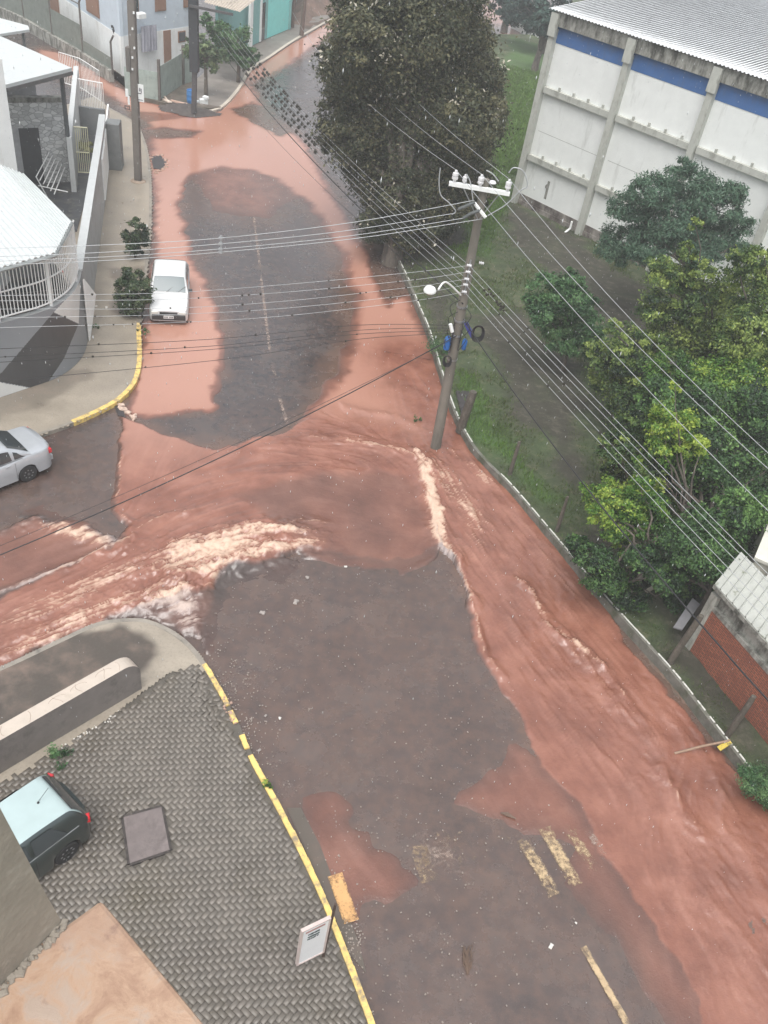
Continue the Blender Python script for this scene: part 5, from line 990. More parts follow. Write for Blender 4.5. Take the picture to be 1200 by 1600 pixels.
# ================================================================== cars
def lerp(a, b, t): return a+(b-a)*t
def interp(tab, x):
    if x <= tab[0][0]: return tab[0][1]
    for (x0, y0), (x1, y1) in zip(tab[:-1], tab[1:]):
        if x <= x1: t = (x-x0)/(x1-x0+1e-9); t = t*t*(3-2*t)*.5+t*.5; return lerp(y0, y1, t)
    return tab[-1][1]
def car(name, label, S, paint, roof_sheen=None):
    L, Wd = S['L'], S['W']; hw = Wd/2; xf, xr = S['wf'], S['wr']; rw = S.get('rw', .29)
    t = thing(name, (0, 0, 0), label, 'car')
    top = S['top']; xs = sorted(set([round(x, 3) for x in np.linspace(-L/2, L/2, 44)]+[xf-rw-.07, xf+rw+.07, xr-rw-.07, xr+rw+.07]))
    def plan(x):       # half width, rounded at the ends
        u = abs(x)/(L/2); return hw*(1-.05*u**2)*(1-max(0, (u-.86)/.14)**2.4*S.get('round', .30))
    def zl(x):
        z = .19+.03*max(0, abs(x)/(L/2)-.8)/.2
        for c in (xf, xr):
            r = rw+.055
            if abs(x-c) < r: z = max(z, rw+math.sqrt(r*r-(x-c)**2)*.98)
        return z
    b = MB(); vs = []; K = 15
    for x in xs:
        w_ = plan(x); z0_ = zl(x); zt = interp(top, x); zb = zt-S.get('sh', .07); base = .19
        mids = max(z0_+.015, base+(zb-base)*.45)
        half = [(w_*.90, z0_), (w_*.985, z0_+.012), (w_*1.0, min(zb-.02, max(mids, z0_+.02))), (w_*.985, zb-.03 if zb-.03 > z0_+.03 else z0_+.04), (w_*.93, zb+.035), (w_*.82, zt-.008), (w_*.45, zt+.012)]
        ring = [(y, z) for y, z in half]+[(0, zt+.018)]+[(-y, z) for y, z in half[::-1]]
        vs += [(x, y, z) for y, z in ring]
    n = len(xs); fs = [(i*K+j, i*K+j+1, (i+1)*K+j+1, (i+1)*K+j) for i in range(n-1) for j in range(K-1)]
    fs += [tuple(range(K))[::-1], tuple((n-1)*K+j for j in range(K))]; b.add(vs, fs)
    body = obj('body', b, paint, t, smooth=38, org=(0, 0, 0))
    ub = MB(); ub.box((0, 0, .36), L*.93, Wd*.80, .24); obj('underbody', ub, MT['rubber'], t, org=(0, 0, 0))
    # cabin
    A_, B_, C_, D_ = S['A'], S['B'], S['C'], S['D']; zr = S['H']; zb0 = interp(top, (A_+D_)/2)-.01; wb = hw*.93; wr = hw*S.get('rwid', .74)
    prof = [(A_, interp(top, A_)-.02), (B_, zr-.03), ((B_+C_)/2, zr), (C_, zr-.04), (D_, interp(top, D_)-.02)]
    def ztop(x):
        if x >= B_: return lerp(prof[1][1], prof[0][1], ((x-B_)/(A_-B_))**1.08)
        if x <= C_: return lerp(prof[3][1], prof[4][1], ((C_-x)/(C_-D_))**S.get('rc', 1.3))
        u = (x-C_)/(B_-C_); return lerp(prof[3][1], prof[1][1], u)+.035*math.sin(u*math.pi)
    def wz(z): u = max(0, min(1, (z-zb0)/(zr-zb0))); return lerp(wb, wr, u**1.15)
    cx = np.linspace(D_, A_, 46); vs = []; K = 13
    for x in cx:
        zt = max(ztop(x), zb0-.03); e = .985
        half = [(wz(zb0-.05), zb0-.06), (wz(lerp(zb0, zt, .33)), lerp(zb0, zt, .33)), (wz(lerp(zb0, zt, .68)), lerp(zb0, zt, .68)), (wz(zt)*.995, zt-.045*min(1, (zt-zb0)*4)), (wz(zt)*.93, zt-.006), (wz(zt)*.55, zt+.012)]
        ring = half+[(0, zt+.018)]+[(-y, z) for y, z in half[::-1]]; vs += [(x, y, z) for y, z in ring]
    n = len(cx); cb = MB(); cb.add(vs, [(i*K+j, i*K+j+1, (i+1)*K+j+1, (i+1)*K+j) for i in range(n-1) for j in range(K-1)]+[tuple(range(K))[::-1], tuple((n-1)*K+j for j in range(K))])
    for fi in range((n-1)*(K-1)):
        if 4 <= fi % (K-1) <= 7 and C_-.30 <= cx[fi//(K-1)] < B_: cb.mi[fi] = 1  # top faces take the colour that stands for reflected sky, if given
    obj('roof', cb, [paint, roof_sheen or paint], t, smooth=40, org=(0, 0, 0))
    # glass panels a few mm proud of the cabin
    def grid_panel(name, fn, nu, nv, mat_, th=.006):
        p = MB(); p.add([fn(i/nu, j/nv) for i in range(nu+1) for j in range(nv+1)], [(i*(nv+1)+j, (i+1)*(nv+1)+j, (i+1)*(nv+1)+j+1, i*(nv+1)+j+1) for i in range(nu) for j in range(nv)]); return obj(name, p, mat_, t, smooth=180, org=(0, 0, 0))
    def screen(x0, x1, f0, f1, sgn, wf_=.90):
        def fn(u, v):
            x = lerp(x0, x1, lerp(f0, f1, v)); z = ztop(x); y = (u*2-1)*wz(z)*wf_; yy = abs(u*2-1)*wf_
            zz = z+.018-(.006*(yy/.55)**2 if yy < .55 else .006+.018*((yy-.55)/.38)**1.3); return (x+sgn*.012, y, zz+.014)
        return fn
    grid_panel('windscreen', screen(A_, B_, .06, .93, 1), 14, 8, MT['windscreen'] if S.get('lightws') else MT['glass']); grid_panel('rear_window', screen(D_, C_, S.get('rw0', .10), S.get('rw1', .80), -1, S.get('rwf', .86)), 14, 8, MT['glass'])
    for sy in (1, -1):
        for (xa, xb, sl0, sl1) in S['win']:      # side windows: bottom from xa..xb, top narrowed by sl0 and sl1
            def fn(u, v, xa=xa, xb=xb, sl0=sl0, sl1=sl1, sy=sy):
                x = lerp(lerp(xa, xa+sl0, v), lerp(xb, xb-sl1, v), u); zt = ztop(x)-.07; z = lerp(zb0+.045, max(zt, zb0+.06), v); return (x, sy*(wz(z)+.010), z)
            grid_panel('side_window', fn, 10, 5, MT['glass'])
    # wheels
    for x in (xf, xr):
        for sy in (1, -1):
            yc = sy*(hw-.11); w = MB(); w.lathe([(rw*.60, -.085), (rw*.9, -.09), (rw, -.06), (rw, .06), (rw*.9, .09), (rw*.60, .085)], (x, yc, rw), 26, 'y'); tt = obj('wheel', w, MT['rubber'], t, smooth=40, org=(x, yc, rw))
            r = MB(); yo = yc+sy*.070
            for k in range(8): a = k*math.pi/4; r.beam((x+.04*math.cos(a), yo, rw+.04*math.sin(a)), (x+rw*.56*math.cos(a), yo+sy*.008, rw+rw*.56*math.sin(a)), .045, .02, up=(0, 1, 0))
            r.lathe([(.05, -.015), (.05, .015)], (x, yo, rw), 12, 'y'); obj('rim', r, MT['rim'], tt)
    dk = MT['black']; zf = interp(top, L/2-.02); zre = interp(top, -L/2+.02); wfr = plan(L/2-.04)
    bp = MB(); bp.box((L/2-.02, 0, .40), .14, wfr*1.9, .24, ch=.03); obj('front_bumper', bp, S.get('bump', dk), t, org=(0, 0, 0))
    if S.get('rbump', True): bp = MB(); bp.box((-L/2+.03, 0, .42), .14, plan(-L/2+.04)*1.9, .20, ch=.03); obj('rear_bumper', bp, S.get('bump', dk), t, org=(0, 0, 0))
    gr_ = MB(); gr_.box((L/2+.003, 0, zf-.105), .03, wfr*1.0, .10); obj('grille', gr_, dk, t, org=(0, 0, 0))
    for sy in (1, -1):
        h = MB(); h.box((L/2-.015, sy*(wfr*.78), zf-.10), .06, wfr*.36, .12, ch=.015); obj('headlight', h, S['hl'], t)
        h = MB(); xl, yl, zl_, wl_, hl_ = S['tail']; h.box((xl, sy*yl, zl_), wl_, .14, hl_, S.get('tr', 0)*sy, ch=.02); obj('tail_light', h, S['tl'], t)
        mr = MB(); mr.box((A_-.12, sy*(hw+.05), zb0+.08), .10, .16, .11, ch=.03); obj('mirror', mr, S.get('mir', dk), t)
        dh = MB()
        for xh in S.get('handles', (-.25,)): dh.box((xh, sy*(hw*.985+.004), zb0-.09), .15, .02, .025)
        obj('door_handle', dh, S.get('hm', dk), t, org=(0, 0, 0))
        ln = MB()      # door shut lines
        for xd in S['doors']: ln.beam((xd, sy*(hw*1.0+.001), .30), (xd, sy*(hw*.985+.001), zb0-.05), .008, .004, up=(0, 1, 0))
        obj('door_gap', ln, MT['rubber'], t, org=(0, 0, 0))
        tm = MB(); tm.beam((D_+.3, sy*(wb+.004), zb0+.012), (A_-.15, sy*(wb+.004), zb0+.012), .012, .018, up=(0, 1, 0)); obj('window_trim', tm, MT['rim'], t, org=(0, 0, 0))
    pl_ = MB(); pl_.box((L/2+.056, 0, .42), .012, .40, .13); pp = obj('number_plate', pl_, M('plate_'+name, (.62, .63, .62), .4, .05), t)
    pm_ = MB()
    for k in range(7):
        if k != 3: pm_.box((L/2+.064, -.15+k*.05, .415), .006, .028, .07)
    obj('plate_characters', pm_, MT['black'], pp)
    wi = MB()
    for sy in (.45, -.12): wi.tube([(A_-.0, sy*hw, ztop(A_-.02)+.04), (A_-.16, (sy+.25)*hw, ztop(A_-.16)+.035), (lerp(A_, B_, .35), (sy+.38)*hw, ztop(lerp(A_, B_, .35))+.03)], .008, 5)
    obj('wiper', wi, MT['rubber'], t, org=(0, 0, 0))
    if S.get('ant'): an = MB(); x_ = C_+S['ant']; an.lathe([(.03, 0), (.02, .03), (.004, .04)], (x_, 0, ztop(x_)+.018), 8); an.tube([(x_, 0, ztop(x_)+.05), (x_-.28, 0, ztop(x_)+.28)], .006, 5); obj('antenna', an, MT['rubber'], t)
    return t
def place(t, front_or_rear, heading, L, which):
    h = Vector((heading[0], heading[1], 0)).normalized(); c = Vector(front_or_rear)-h*(L/2 if which == 'front' else -L/2); t.location = (c.x, c.y, front_or_rear[2]); t.rotation_euler = (0, 0, math.atan2(h.y, h.x)); OW[t.name] = Vector(t.location)
white = _paint('white_car_paint', (.66, .67, .67), .35, .6); silver = _paint('silver_paint', (.50, .53, .56), .28, .9); silver.node_tree.nodes['Principled BSDF'].inputs['Metallic'].default_value = .35
darkg = _paint('dark_green_grey_paint', (.10, .125, .125), .30, .8); darkg.node_tree.nodes['Principled BSDF'].inputs['Metallic'].default_value = .9; bright_roof = darkg
sky_roof = _paint('sky_sheen_roof', (.40, .50, .50), .3, .9)  # sky reflection on the dark hatchback's roof, painted in as a paler colour
clear = glassy('lamp_glass', (.55, .56, .52), .1); redl = glassy('red_lamp', (.55, .012, .02), .12)
S1 = dict(L=3.95, W=1.62, H=1.40, wf=1.20, wr=-1.22, top=[(-1.98, .80), (-1.7, .90), (-.5, .93), (.72, .92), (1.4, .83), (1.85, .74), (1.98, .66)], A=.84, B=.22, C=-1.22, D=-1.88, win=[(-1.30, -.52, .10, .02), (-.46, .70, .02, .34)], tail=(-1.95, .66, .72, .10, .26), tl=redl, hl=clear, doors=(.62, -.48), lightws=True, rc=1.5, handles=(-.30,), rwid=.80, sh=.05, round=.12)
c1 = car('white_hatchback', 'white parked car facing the camera beside the pavement bushes in red mud', S1, white)
hd1 = P(220, 505)-P(234, 380); place(c1, P(264, 509), hd1, 3.95, 'front')
for i, (x, y) in enumerate(((1.15, -.10), (1.75, .02))):
    e = MB(); e.lathe([(.035, 0), (.03, .012), (.001, .015)], (x, y, interp(S1['top'], x)+.019), 10); obj('leaf_spot' if i == 0 else 'badge', e, M('grey_badge' if i else 'leaf_brown', (.2, .2, .2) if i else (.12, .09, .05), .5), c1)
for o in c1.children:
    if o.name.startswith(('leaf_spot', 'badge')): pass
S2 = dict(L=4.15, W=1.64, H=1.41, wf=1.28, wr=-1.15, top=[(-2.08, .88), (-1.9, .97), (-1.2, 1.0), (-.5, .95), (.8, .92), (1.5, .82), (2.0, .70), (2.08, .64)], A=.95, B=.25, C=-.62, D=-1.36, win=[(-1.16, -.80, .24, .0), (-.72, .02, .04, .0), (.10, .80, .0, .38)], tail=(-1.97, .655, .80, .12, .16), tl=redl, hl=clear, doors=(.65, .05, -.78), rc=1.25, rw0=.08, rw1=.88, handles=(-.55, .2), hm=silver, bump=silver, mir=silver, rwid=.76, sh=.06, round=.34)
c2 = car('silver_sedan', 'silver sedan entering at the left edge, its boot and rear wheel showing', S2, silver)
sd_ = P(45, 748)-P(0, 765); hd2 = -Vector((P(115, 660).x-P(0, 702).x, P(115, 660).y-P(0, 702).y, 0)).normalized()
place(c2, P(69, 716)+Vector((0, 0, 0)), hd2, 4.15, 'rear')
S3 = dict(L=3.85, W=1.66, H=1.46, wf=1.18, wr=-1.16, top=[(-1.92, .86), (-1.75, .95), (-1.0, .97), (.75, .94), (1.4, .84), (1.85, .72), (1.92, .66)], A=.92, B=.28, C=-1.42, D=-1.84, win=[(-1.28, -.50, .30, .02), (-.42, .76, .02, .36)], tail=(-1.765, .69, .90, .17, .19), tr=-.5, tl=redl, hl=clear, doors=(.66, -.46), rc=1.7, rw0=.12, rw1=.74, handles=(-.28,), hm=darkg, bump=darkg, mir=darkg, ant=.30, rwid=.72, sh=.06, round=.42, rw=.30)
c3 = car('dark_hatchback', 'dark grey green hatchback parked on the brick paving by the garden wall', S3, darkg, sky_roof)
r_ = P(58, 1329, .97)-P(110, 1290, .97); place(c3, P(127, 1268, .17), r_, 3.85, 'rear'); c3.scale = (.95, .95, .95)
# dark car standing under the porch roof
S4 = dict(S3); S4['ant'] = None; c4 = car('porch_car', 'dark car parked under the porch roof behind the white bar fence', S4, MT['black']); place(c4, P(112, 470, .4), P(60, 430, .4)-P(112, 425, .4), 3.85, 'rear')
# ================================================================== poles, wires and small things
MT['pole'] = M('pole_concrete', (.17, .155, .13), .8, .15, 2, (.10, .095, .08), 1.2, .45, .65, .2, .3); MT['porc'] = plain('porcelain', (.62, .62, .63), .3); MT['wire'] = plain('bare_wire', (.40, .42, .43), .4, .3); MT['cable'] = plain('black_cable', (.02, .02, .022), .6)
def insulator(mb, c, up=Vector((0, 0, 1)), s=1.0, horizontal=None):
    if horizontal: mb.lathe([(.03*s, -.10*s), (.06*s, -.08*s), (.035*s, -.04*s), (.065*s, 0), (.035*s, .03*s), (.06*s, .08*s), (.02*s, .10*s)], c, 10, 'x'); return
    mb.lathe([(.05*s, 0), (.05*s, .08*s), (.10*s, .10*s), (.10*s, .16*s), (.075*s, .18*s), (.10*s, .21*s), (.095*s, .29*s), (.05*s, .31*s), (.045*s, .37*s), (.02*s, .39*s)], c, 12)
pb = P(680, 702); ph = zat(pb, 288); top_ = PY(757, 290, pb.y+.15)
pb0 = Vector((pb.x, pb.y, -.1)); pt = PY(759, 280, pb.y+.1)
up_ = thing('utility_pole', (pb.x, pb.y, 0), 'tall leaning concrete utility pole with white crossarm standing in the torrent', 'utility pole')
w = MB(); w.tube([pb0, pb0.lerp(pt, .33), pb0.lerp(pt, .66), pt], [.19, .175, .15, .12], 14); obj('shaft', w, MT['pole'], up_, smooth=60)
def onpole(py):
    lo, hi = 0, 1
    for _ in range(40):
        m_ = (lo+hi)/2; q = pb0.lerp(pt, m_); v = proj(np.array(q.x), np.array(q.y), np.array(q.z))[1]
        if v > py: lo = m_
        else: hi = m_
    return pb0.lerp(pt, lo)
ct = onpole(293); ca, cb_ = PY(700, 295, ct.y-.15), PY(800, 287, ct.y-.15); ca.z = cb_.z = ct.z; 
w = MB(); w.beam(ca, cb_, .13, .11); obj('crossarm', w, MT['white_paint'], up_)
HVp = []
for px in (708, 724, 750, 795):
    k = (px-700)/100; q = ca.lerp(cb_, k)+Vector((0, 0, .06)); w = MB(); insulator(w, q, s=.9 if px != 724 else .7); obj('insulator', w, MT['porc'], up_, smooth=40); HVp.append(q+Vector((0, 0, .34)))
q = ca.lerp(cb_, .67)+Vector((.05, .3, .1)); w = MB(); w.lathe([(.10, 0), (.12, .03), (.08, .08), (.001, .09)], q, 12); obj('cap_insulator', w, MT['porc'], up_, smooth=60)
w = MB(); w.beam(PY(741, 317, ct.y-.25), PY(759, 340, ct.y-.55), .07, .07); obj('brace', w, MT['white_paint'], up_)
w = MB(); a = onpole(340); w.beam(a+Vector((-.02, -.15, 0)), ca.lerp(cb_, .22), .03, .03); w.beam(a+Vector((.02, -.15, 0)), ca.lerp(cb_, .85), .03, .03); obj('stay_iron', w, MT['rim'], up_)
def cable(name, pts, r, mat_, label, cat='wire', group=None, n=5, parent=None):
    w = MB(); w.tube(dens(pts, 6) if len(pts) > 2 and len(pts) < 12 else pts, r, n, cap=False); return obj(name, w, mat_, parent, smooth=180, label=label, cat=cat, group=group)
def span(a, b, sag, k=18): return [a.lerp(b, i/k)-Vector((0, 0, sag*4*(i/k)*(1-i/k))) for i in range(k+1)]
# jumper loops
def pp(l, Y): return [PY(x, y, Y) for x, y in l]
for l in ([(795, 270), (803, 262), (818, 268), (824, 290), (813, 298), (790, 320), (762, 337)], [(688, 262), (686, 285), (689, 305), (702, 317), (712, 330), (706, 335)], [(729, 272), (735, 285), (739, 312)], [(760, 266), (770, 272), (779, 283)]):
    cable('jumper_wire', pp(l, ct.y-.2), .018, MT['wire'], None, None, None, parent=up_)
hz_ = onpole(345).z
# four white medium-voltage conductors going left
G1 = 'white conductors crossing the street to the left'
yl = ct.y-.4
w4 = [((741, 313), (345, 372), (0, 388), (-300, 396)), ((706, 334), (345, 381), (0, 401), (-300, 411)), ((724, 341), (345, 389), (0, 408), (-300, 418)), ((754, 342), (345, 394), (0, 414), (-300, 424))]
l4 = ['topmost and straightest of the four white wires crossing the street', 'second white wire from the top crossing the street to the left', 'third white wire from the top crossing above the white car', 'lowest of the four white conductors tied at the spacer']
W4 = []
for (a, b, c, e), lb in zip(w4, l4):
    A3 = PY(*a, yl); D3 = PY(*e, yl-3.5); C3 = PY(*c, yl-2.3); B3 = PY(*b, yl-1.1); W4.append(B3); cable('overhead_wire', dens([A3, PY((a[0]+b[0])/2+10, (a[1]*.42+b[1]*.58), yl-.55), B3, PY((b[0]+c[0])/2, b[1]*.42+c[1]*.58+1, yl-1.7), C3, D3], 6), .0095, MT['wire'], lb, 'wire', G1)
w = MB(); w.beam(PY(345, 368, yl-1.1), PY(346, 395, yl-1.1), .05, .05)
for q in W4: w.box(q, .12, .10, .05)
obj('wire_spacer', w, plain('spacer_grey', (.3, .31, .32), .5), label='grey vertical spacer clamped on the white wires above the dark asphalt', cat='spacer')
for l in ([(742, 316), (728, 322), (716, 327)], [(752, 328), (735, 334), (724, 341)]): w = MB(); w.tube(pp(l, yl), .05, 8); obj('strain_insulator', w, plain('dark_polymer', (.09, .10, .10), .5) if l[0][0] == 742 else bpy.data.materials['dark_polymer'], up_)
# three high-voltage wires: up-left over the tree and down-right
HL = ['leftmost thin wire running over the big tree from the crossarm', 'middle thin wire running over the big tree from the crossarm', 'rightmost thin wire running over the big tree from the crossarm']
for (hp, far_, lb) in ((HVp[0], (500, 60), HL[0]), (HVp[2], (540, 60), HL[1]), (HVp[3], (572, 45), HL[2])):
    e = PY(*far_, 62); d_ = (e-hp); cable('high_voltage_wire', span(hp, hp+d_*1.6, .9), .009, MT['wire'], lb, 'wire', 'high voltage wires')
for (hp, far_, lb) in ((HVp[0], (1200, 755), 'leftmost high wire descending over the thicket to the right edge'), (HVp[2], (1200, 692), 'middle high wire descending over the thicket to the right edge'), (HVp[3], (1200, 668), 'rightmost high wire descending past the warehouse corner and thicket')):
    e = P(*far_, 9.2); d_ = (e-hp); cable('high_voltage_wire', span(hp, hp+d_*1.5, .5), .008, MT['wire'], lb, 'wire', 'high voltage wires')
# low-voltage rack with five insulators
rk = []
for (x, y) in ((731, 408), (727, 418), (725, 429), (723, 438), (718, 449)):
    q = onpole(y+2)+Vector((-.02, -.24, 0)); w = MB(); insulator(w, q, s=.8, horizontal=True); obj('spool_insulator', w, MT['porc'], up_, smooth=40); rk.append(q)
w = MB(); w.beam(onpole(402)+Vector((0, -.19, 0)), onpole(456)+Vector((0, -.19, 0)), .05, .04); obj('rack', w, MT['rim'], up_)
w = MB(); insulator(w, onpole(408)+Vector((.35, 0, 0)), s=.8, horizontal=True); obj('spool_insulator', w, MT['porc'], up_, smooth=40)
TUF = []      # places for air plants: (point, size)
LB = ('first', 'second', 'third', 'fourth', 'fifth')
rr = random.Random(12)
fara = [(409, 92), (404, 94), (398, 97), (392, 100), (386, 103)]
G2 = 'low voltage wires along the upper road'
for k, q in enumerate(rk):
    e = PY(*fara[k], 54.0-.3*k); d_ = (e-q); full = q+d_*1.30; sg = .55+.02*k; pts = span(q, full, sg, 26)
    cable('low_voltage_wire', pts, .007, MT['wire'], LB[k]+' low wire counted from the rack top, running up-left to the far corner', 'wire', G2)
    dens_ = 62 if k != 4 else 46; u = .24
    while u < .80:
        if u > .34 or rr.random() < .35:
            p = q+d_*1.30*u-Vector((0, 0, sg*4*u*(1-u))); TUF.append((p, rr.uniform(.10, .15)*(1.15 if u > .4 else .7), 'g', k))
        u += rr.choice((.011, .013, .02, .034))*rr.uniform(.75, 1.2)
G3 = 'low voltage wires over the thicket'
for k, (q, f_) in enumerate(zip(rk, ((1176, 866), (1165, 867), (1154, 873), (1141, 884), (1129, 890)))):
    e = P(*f_, 5.6); d_ = e-q; pts = span(q, q+d_*1.35, .12, 16); cable('low_voltage_wire', pts, .0075, MT['wire'], LB[k]+' from the right of five pale wires slanting over the thicket', 'wire', G3)
    for _ in range(3): u = rr.uniform(.05, .5); TUF.append((q+d_*1.35*u-Vector((0, 0, .12*4*u*(1-u))), rr.uniform(.05, .09), 'r', k))
for _ in range(16): u = rr.uniform(.06, .13); q = rk[0].lerp(rk[1], rr.random()); e = P(1145, 868, 5.6); TUF.append((q+(e-q)*1.35*u+Vector((rr.uniform(-.05, .05), 0, rr.uniform(-.1, 0))), rr.uniform(.05, .09), 'r', 0))
G4 = 'low voltage wires crossing above the white car'
for k, (q, m1, l_) in enumerate(zip(rk, ((500, 438), (500, 450), (500, 463), (500, 474), (500, 484)), ((0, 462), (0, 470), (0, 483), (0, 497), (0, 512)))):
    e = PY(*l_, q.y-4.5); mp = PY(m1[0]-60, m1[1]+(7, 7, 8, 8, 10)[k], q.y-1.3); pts = dens([q, PY(640, (426, 438, 449, 461, 471)[k], q.y-.4), mp, PY(250, (458, 468, 482, 492, 505)[k], q.y-2.8), e, e+(e-mp)*.5], 6)
    cable('low_voltage_wire', pts, .0062, MT['wire'], LB[k]+' from the top of five thin level wires over the white car', 'wire', G4)
    for _ in range((3, 7, 9, 8, 9)[k]): j = rr.randint(3, 22); TUF.append((pts[j].lerp(pts[j+1], rr.random()), rr.uniform(.04, .07), 'l', k))
# telecom cables
tp_ = onpole(505)+Vector((0, -.2, 0)); G5 = 'black telecom cables'
def tele(pts, r, lb): cable('telecom_cable', pts, r, MT['cable'], lb, 'cable', G5)
e = PY(384, 128, 56); tele(span(onpole(470)+Vector((0, -.2, 0)), e+(e-tp_)*.15, .5), .022, 'thick black cable sagging from the far corner towards the utility pole')
e = PY(400, 185, 52); tele(span(onpole(478)+Vector((0, -.2, 0)), e, .3), .009, 'thin dark cable beside the thick black one over the red mud')
e = P(1000, 850, 5.6); tele(span(onpole(500)+Vector((.2, -.1, 0)), tp_+(e-tp_)*1.5, .35), .020, 'black cable slanting over the bare soil into the lime green tree')
e = PY(0, 853, tp_.y-9.5); tele(span(onpole(520)+Vector((0, -.2, 0)), tp_+(e-tp_)*1.2, .45), .017, 'lower of two black cables crossing the flood diagonally to the left edge')
e = PY(0, 842, tp_.y-9); tele(span(onpole(525)+Vector((-.05, -.2, 0)), tp_+(e-tp_)*1.2, .30), .007, 'thinner upper black cable crossing the flood diagonally')
for i, (m_, e_) in enumerate((((330, 530), (0, 545)), ((340, 540), (0, 558)), ((330, 546), (0, 566)), ((345, 562), (0, 596)))):
    e = PY(*e_, tp_.y-6); q = onpole(505+i*4)+Vector((-.1, -.2, 0)); mm = PY(*m_, tp_.y-3); tele(dens([q, PY(560, (508, 516, 522, 530)[i], tp_.y-1), mm, e, e+(e-mm)*.4], 6), .008, ('topmost', 'second', 'third', 'lowest')[i]+' of the four thin dark cables crossing level below the white car')
    for _ in range(3): u = rr.random(); TUF.append((mm.lerp(e, u) if rr.random() < .5 else PY(560, (508, 516, 522, 530)[i], tp_.y-1).lerp(mm, u), rr.uniform(.04, .065), 'l', k))
# air plants growing on the wires, one mesh shared by all
def tuft_mesh(seed, el):
    r = random.Random(seed); mb = MB()
    for _ in range(40):
        a = r.random()*6.283; c_ = r.uniform(-1, 1); s_ = math.sqrt(1-c_*c_); d_ = Vector((s_*math.cos(a), s_*math.sin(a), c_)); L = r.uniform(.55, .95); o_ = Vector((r.uniform(-el, el), 0, 0)); sd = d_.orthogonal().normalized()*.11
        mb.add([o_-sd, o_+sd, o_+d_*L+Vector((0, 0, .1))], [(0, 1, 2)])
    mb.lathe([(.001, -.5), (.4, -.35), (.58, 0), (.4, .35), (.001, .5)], (0, 0, 0), 7); return mb
MT['tuft'] = M('air_plant', (.030, .028, .022), .9, .35, 3, bmp=0)
tf = [obj('air_plant', tuft_mesh(1, .2), MT['tuft'], org=(0, 0, 0)), obj('air_plant', tuft_mesh(2, .9), MT['tuft'], org=(0, 0, 0))]
GL = {'g': ('dark tufted air plant clinging to the wires over the upper road', 'air plants on the upper wires'), 'r': ('small brown air plant on the wires right of the utility pole', 'air plants right of the pole'), 'l': ('tiny dark air plant on the thin wires left of the utility pole', 'air plants left of the pole')}
TUF.sort(key=lambda x: -x[1]); TUF = TUF[:290]
dirg = (PY(390, 94, 54)-rk[1]); angg = math.atan2(dirg.y, dirg.x)
for i, (p, s_, g_, k) in enumerate(TUF):
    if i < 2: o = tf[i]
    else: o = tf[1 if (g_ == 'g' and rr.random() < .6) else 0].copy(); SC.collection.objects.link(o)
    o.location = p; o.scale = (s_, s_, s_); o.rotation_euler = (0, 0, angg if g_ == 'g' else rr.random()*6); tag(o, GL[g_][0], 'air plant', GL[g_][1])
# street lamp head on its arm
a = onpole(460)+Vector((-.1, -.1, 0)); hd_ = PY(672, 452, a.y-1.1); w = MB(); w.tube(dens([a, PY(697, 441, a.y-.5), hd_+Vector((.25, 0, .05))], 6), .03, 8); 
lt = thing('street_lamp', a, 'white round street lamp on a short curved arm left of the utility pole', 'street lamp'); obj('arm', w, MT['white_metal'], lt, smooth=60)
w = MB(); w.lathe([(.12, -.10), (.19, -.08), (.20, -.03), (.15, .06), (.07, .10), (.001, .11)], hd_, 16); obj('lamp_head', w, MT['white_paint'], lt, smooth=50)
w = MB(); w.lathe([(.08, -.16), (.13, -.12), (.11, -.10)], hd_, 14); obj('lens', w, clear, lt, smooth=50)
# telecom boxes on the pole
bl_ = plain('blue_box', (.02, .13, .42), .35)
w = MB(); q = onpole(534)+Vector((-.26, -.18, 0)); w.lathe([(.04, -.26), (.10, -.22), (.12, 0), (.10, .2), (.04, .26)], q, 12); obj('blue_closure', w, bl_, up_, smooth=50)
w = MB(); q = onpole(534)+Vector((.30, -.15, .05)); w.lathe([(.03, -.22), (.08, -.17), (.09, .12), (.04, .2)], q, 12); obj('blue_closure', w, bl_, up_, smooth=50)
w = MB(); q = onpole(516)+Vector((.32, -.1, .05)); w.beam(q+Vector((-.10, 0, .3)), q+Vector((.2, 0, -.12)), .13, .12); obj('blue_case', w, plain('violet_blue', (.05, .06, .32), .4), up_)
w = MB(); q = PY(705, 512, tp_.y-.3); w.tube([q+Vector((-.05, 0, .12)), q+Vector((.06, 0, -.14))], .06, 8); obj('white_closure', w, MT['white_paint'], up_)
for c_, r_, nm_ in (((747, 519), .24, 'cable_coil'), ((699, 562), .17, 'cable_coil')):
    q = PY(*c_, tp_.y-.1); w = MB()
    for k in range(5): r2 = r_*(.7+.09*k); w.tube([q+Vector((r2*math.cos(a_)*.8, -.03*k+.02*math.sin(a_*3), r2*math.sin(a_)*1.2)) for a_ in np.linspace(0, 6.28, 18)], .016, 5)
    obj(nm_, w, MT['cable'], up_, smooth=60)
for i in range(7):
    w = MB(); q = onpole(470+i*9); sd = 1 if i % 2 else -1; w.tube(dens([q+Vector((sd*.1, -.2, .1)), q+Vector((sd*(.3+.1*rr.random()), -.28, -.15)), onpole(500+i*8)+Vector((sd*.15, -.25, 0)), onpole(540)+Vector((sd*.12, -.2, 0))], 5), .012, 5); obj('drop_loop', w, MT['cable'], up_, smooth=60)
for py in (478, 500, 522, 560): q = onpole(py); w = MB(); w.lathe([(.183, -.03), (.183, .03)], q, 14); obj('band', w, MT['rim'], up_)

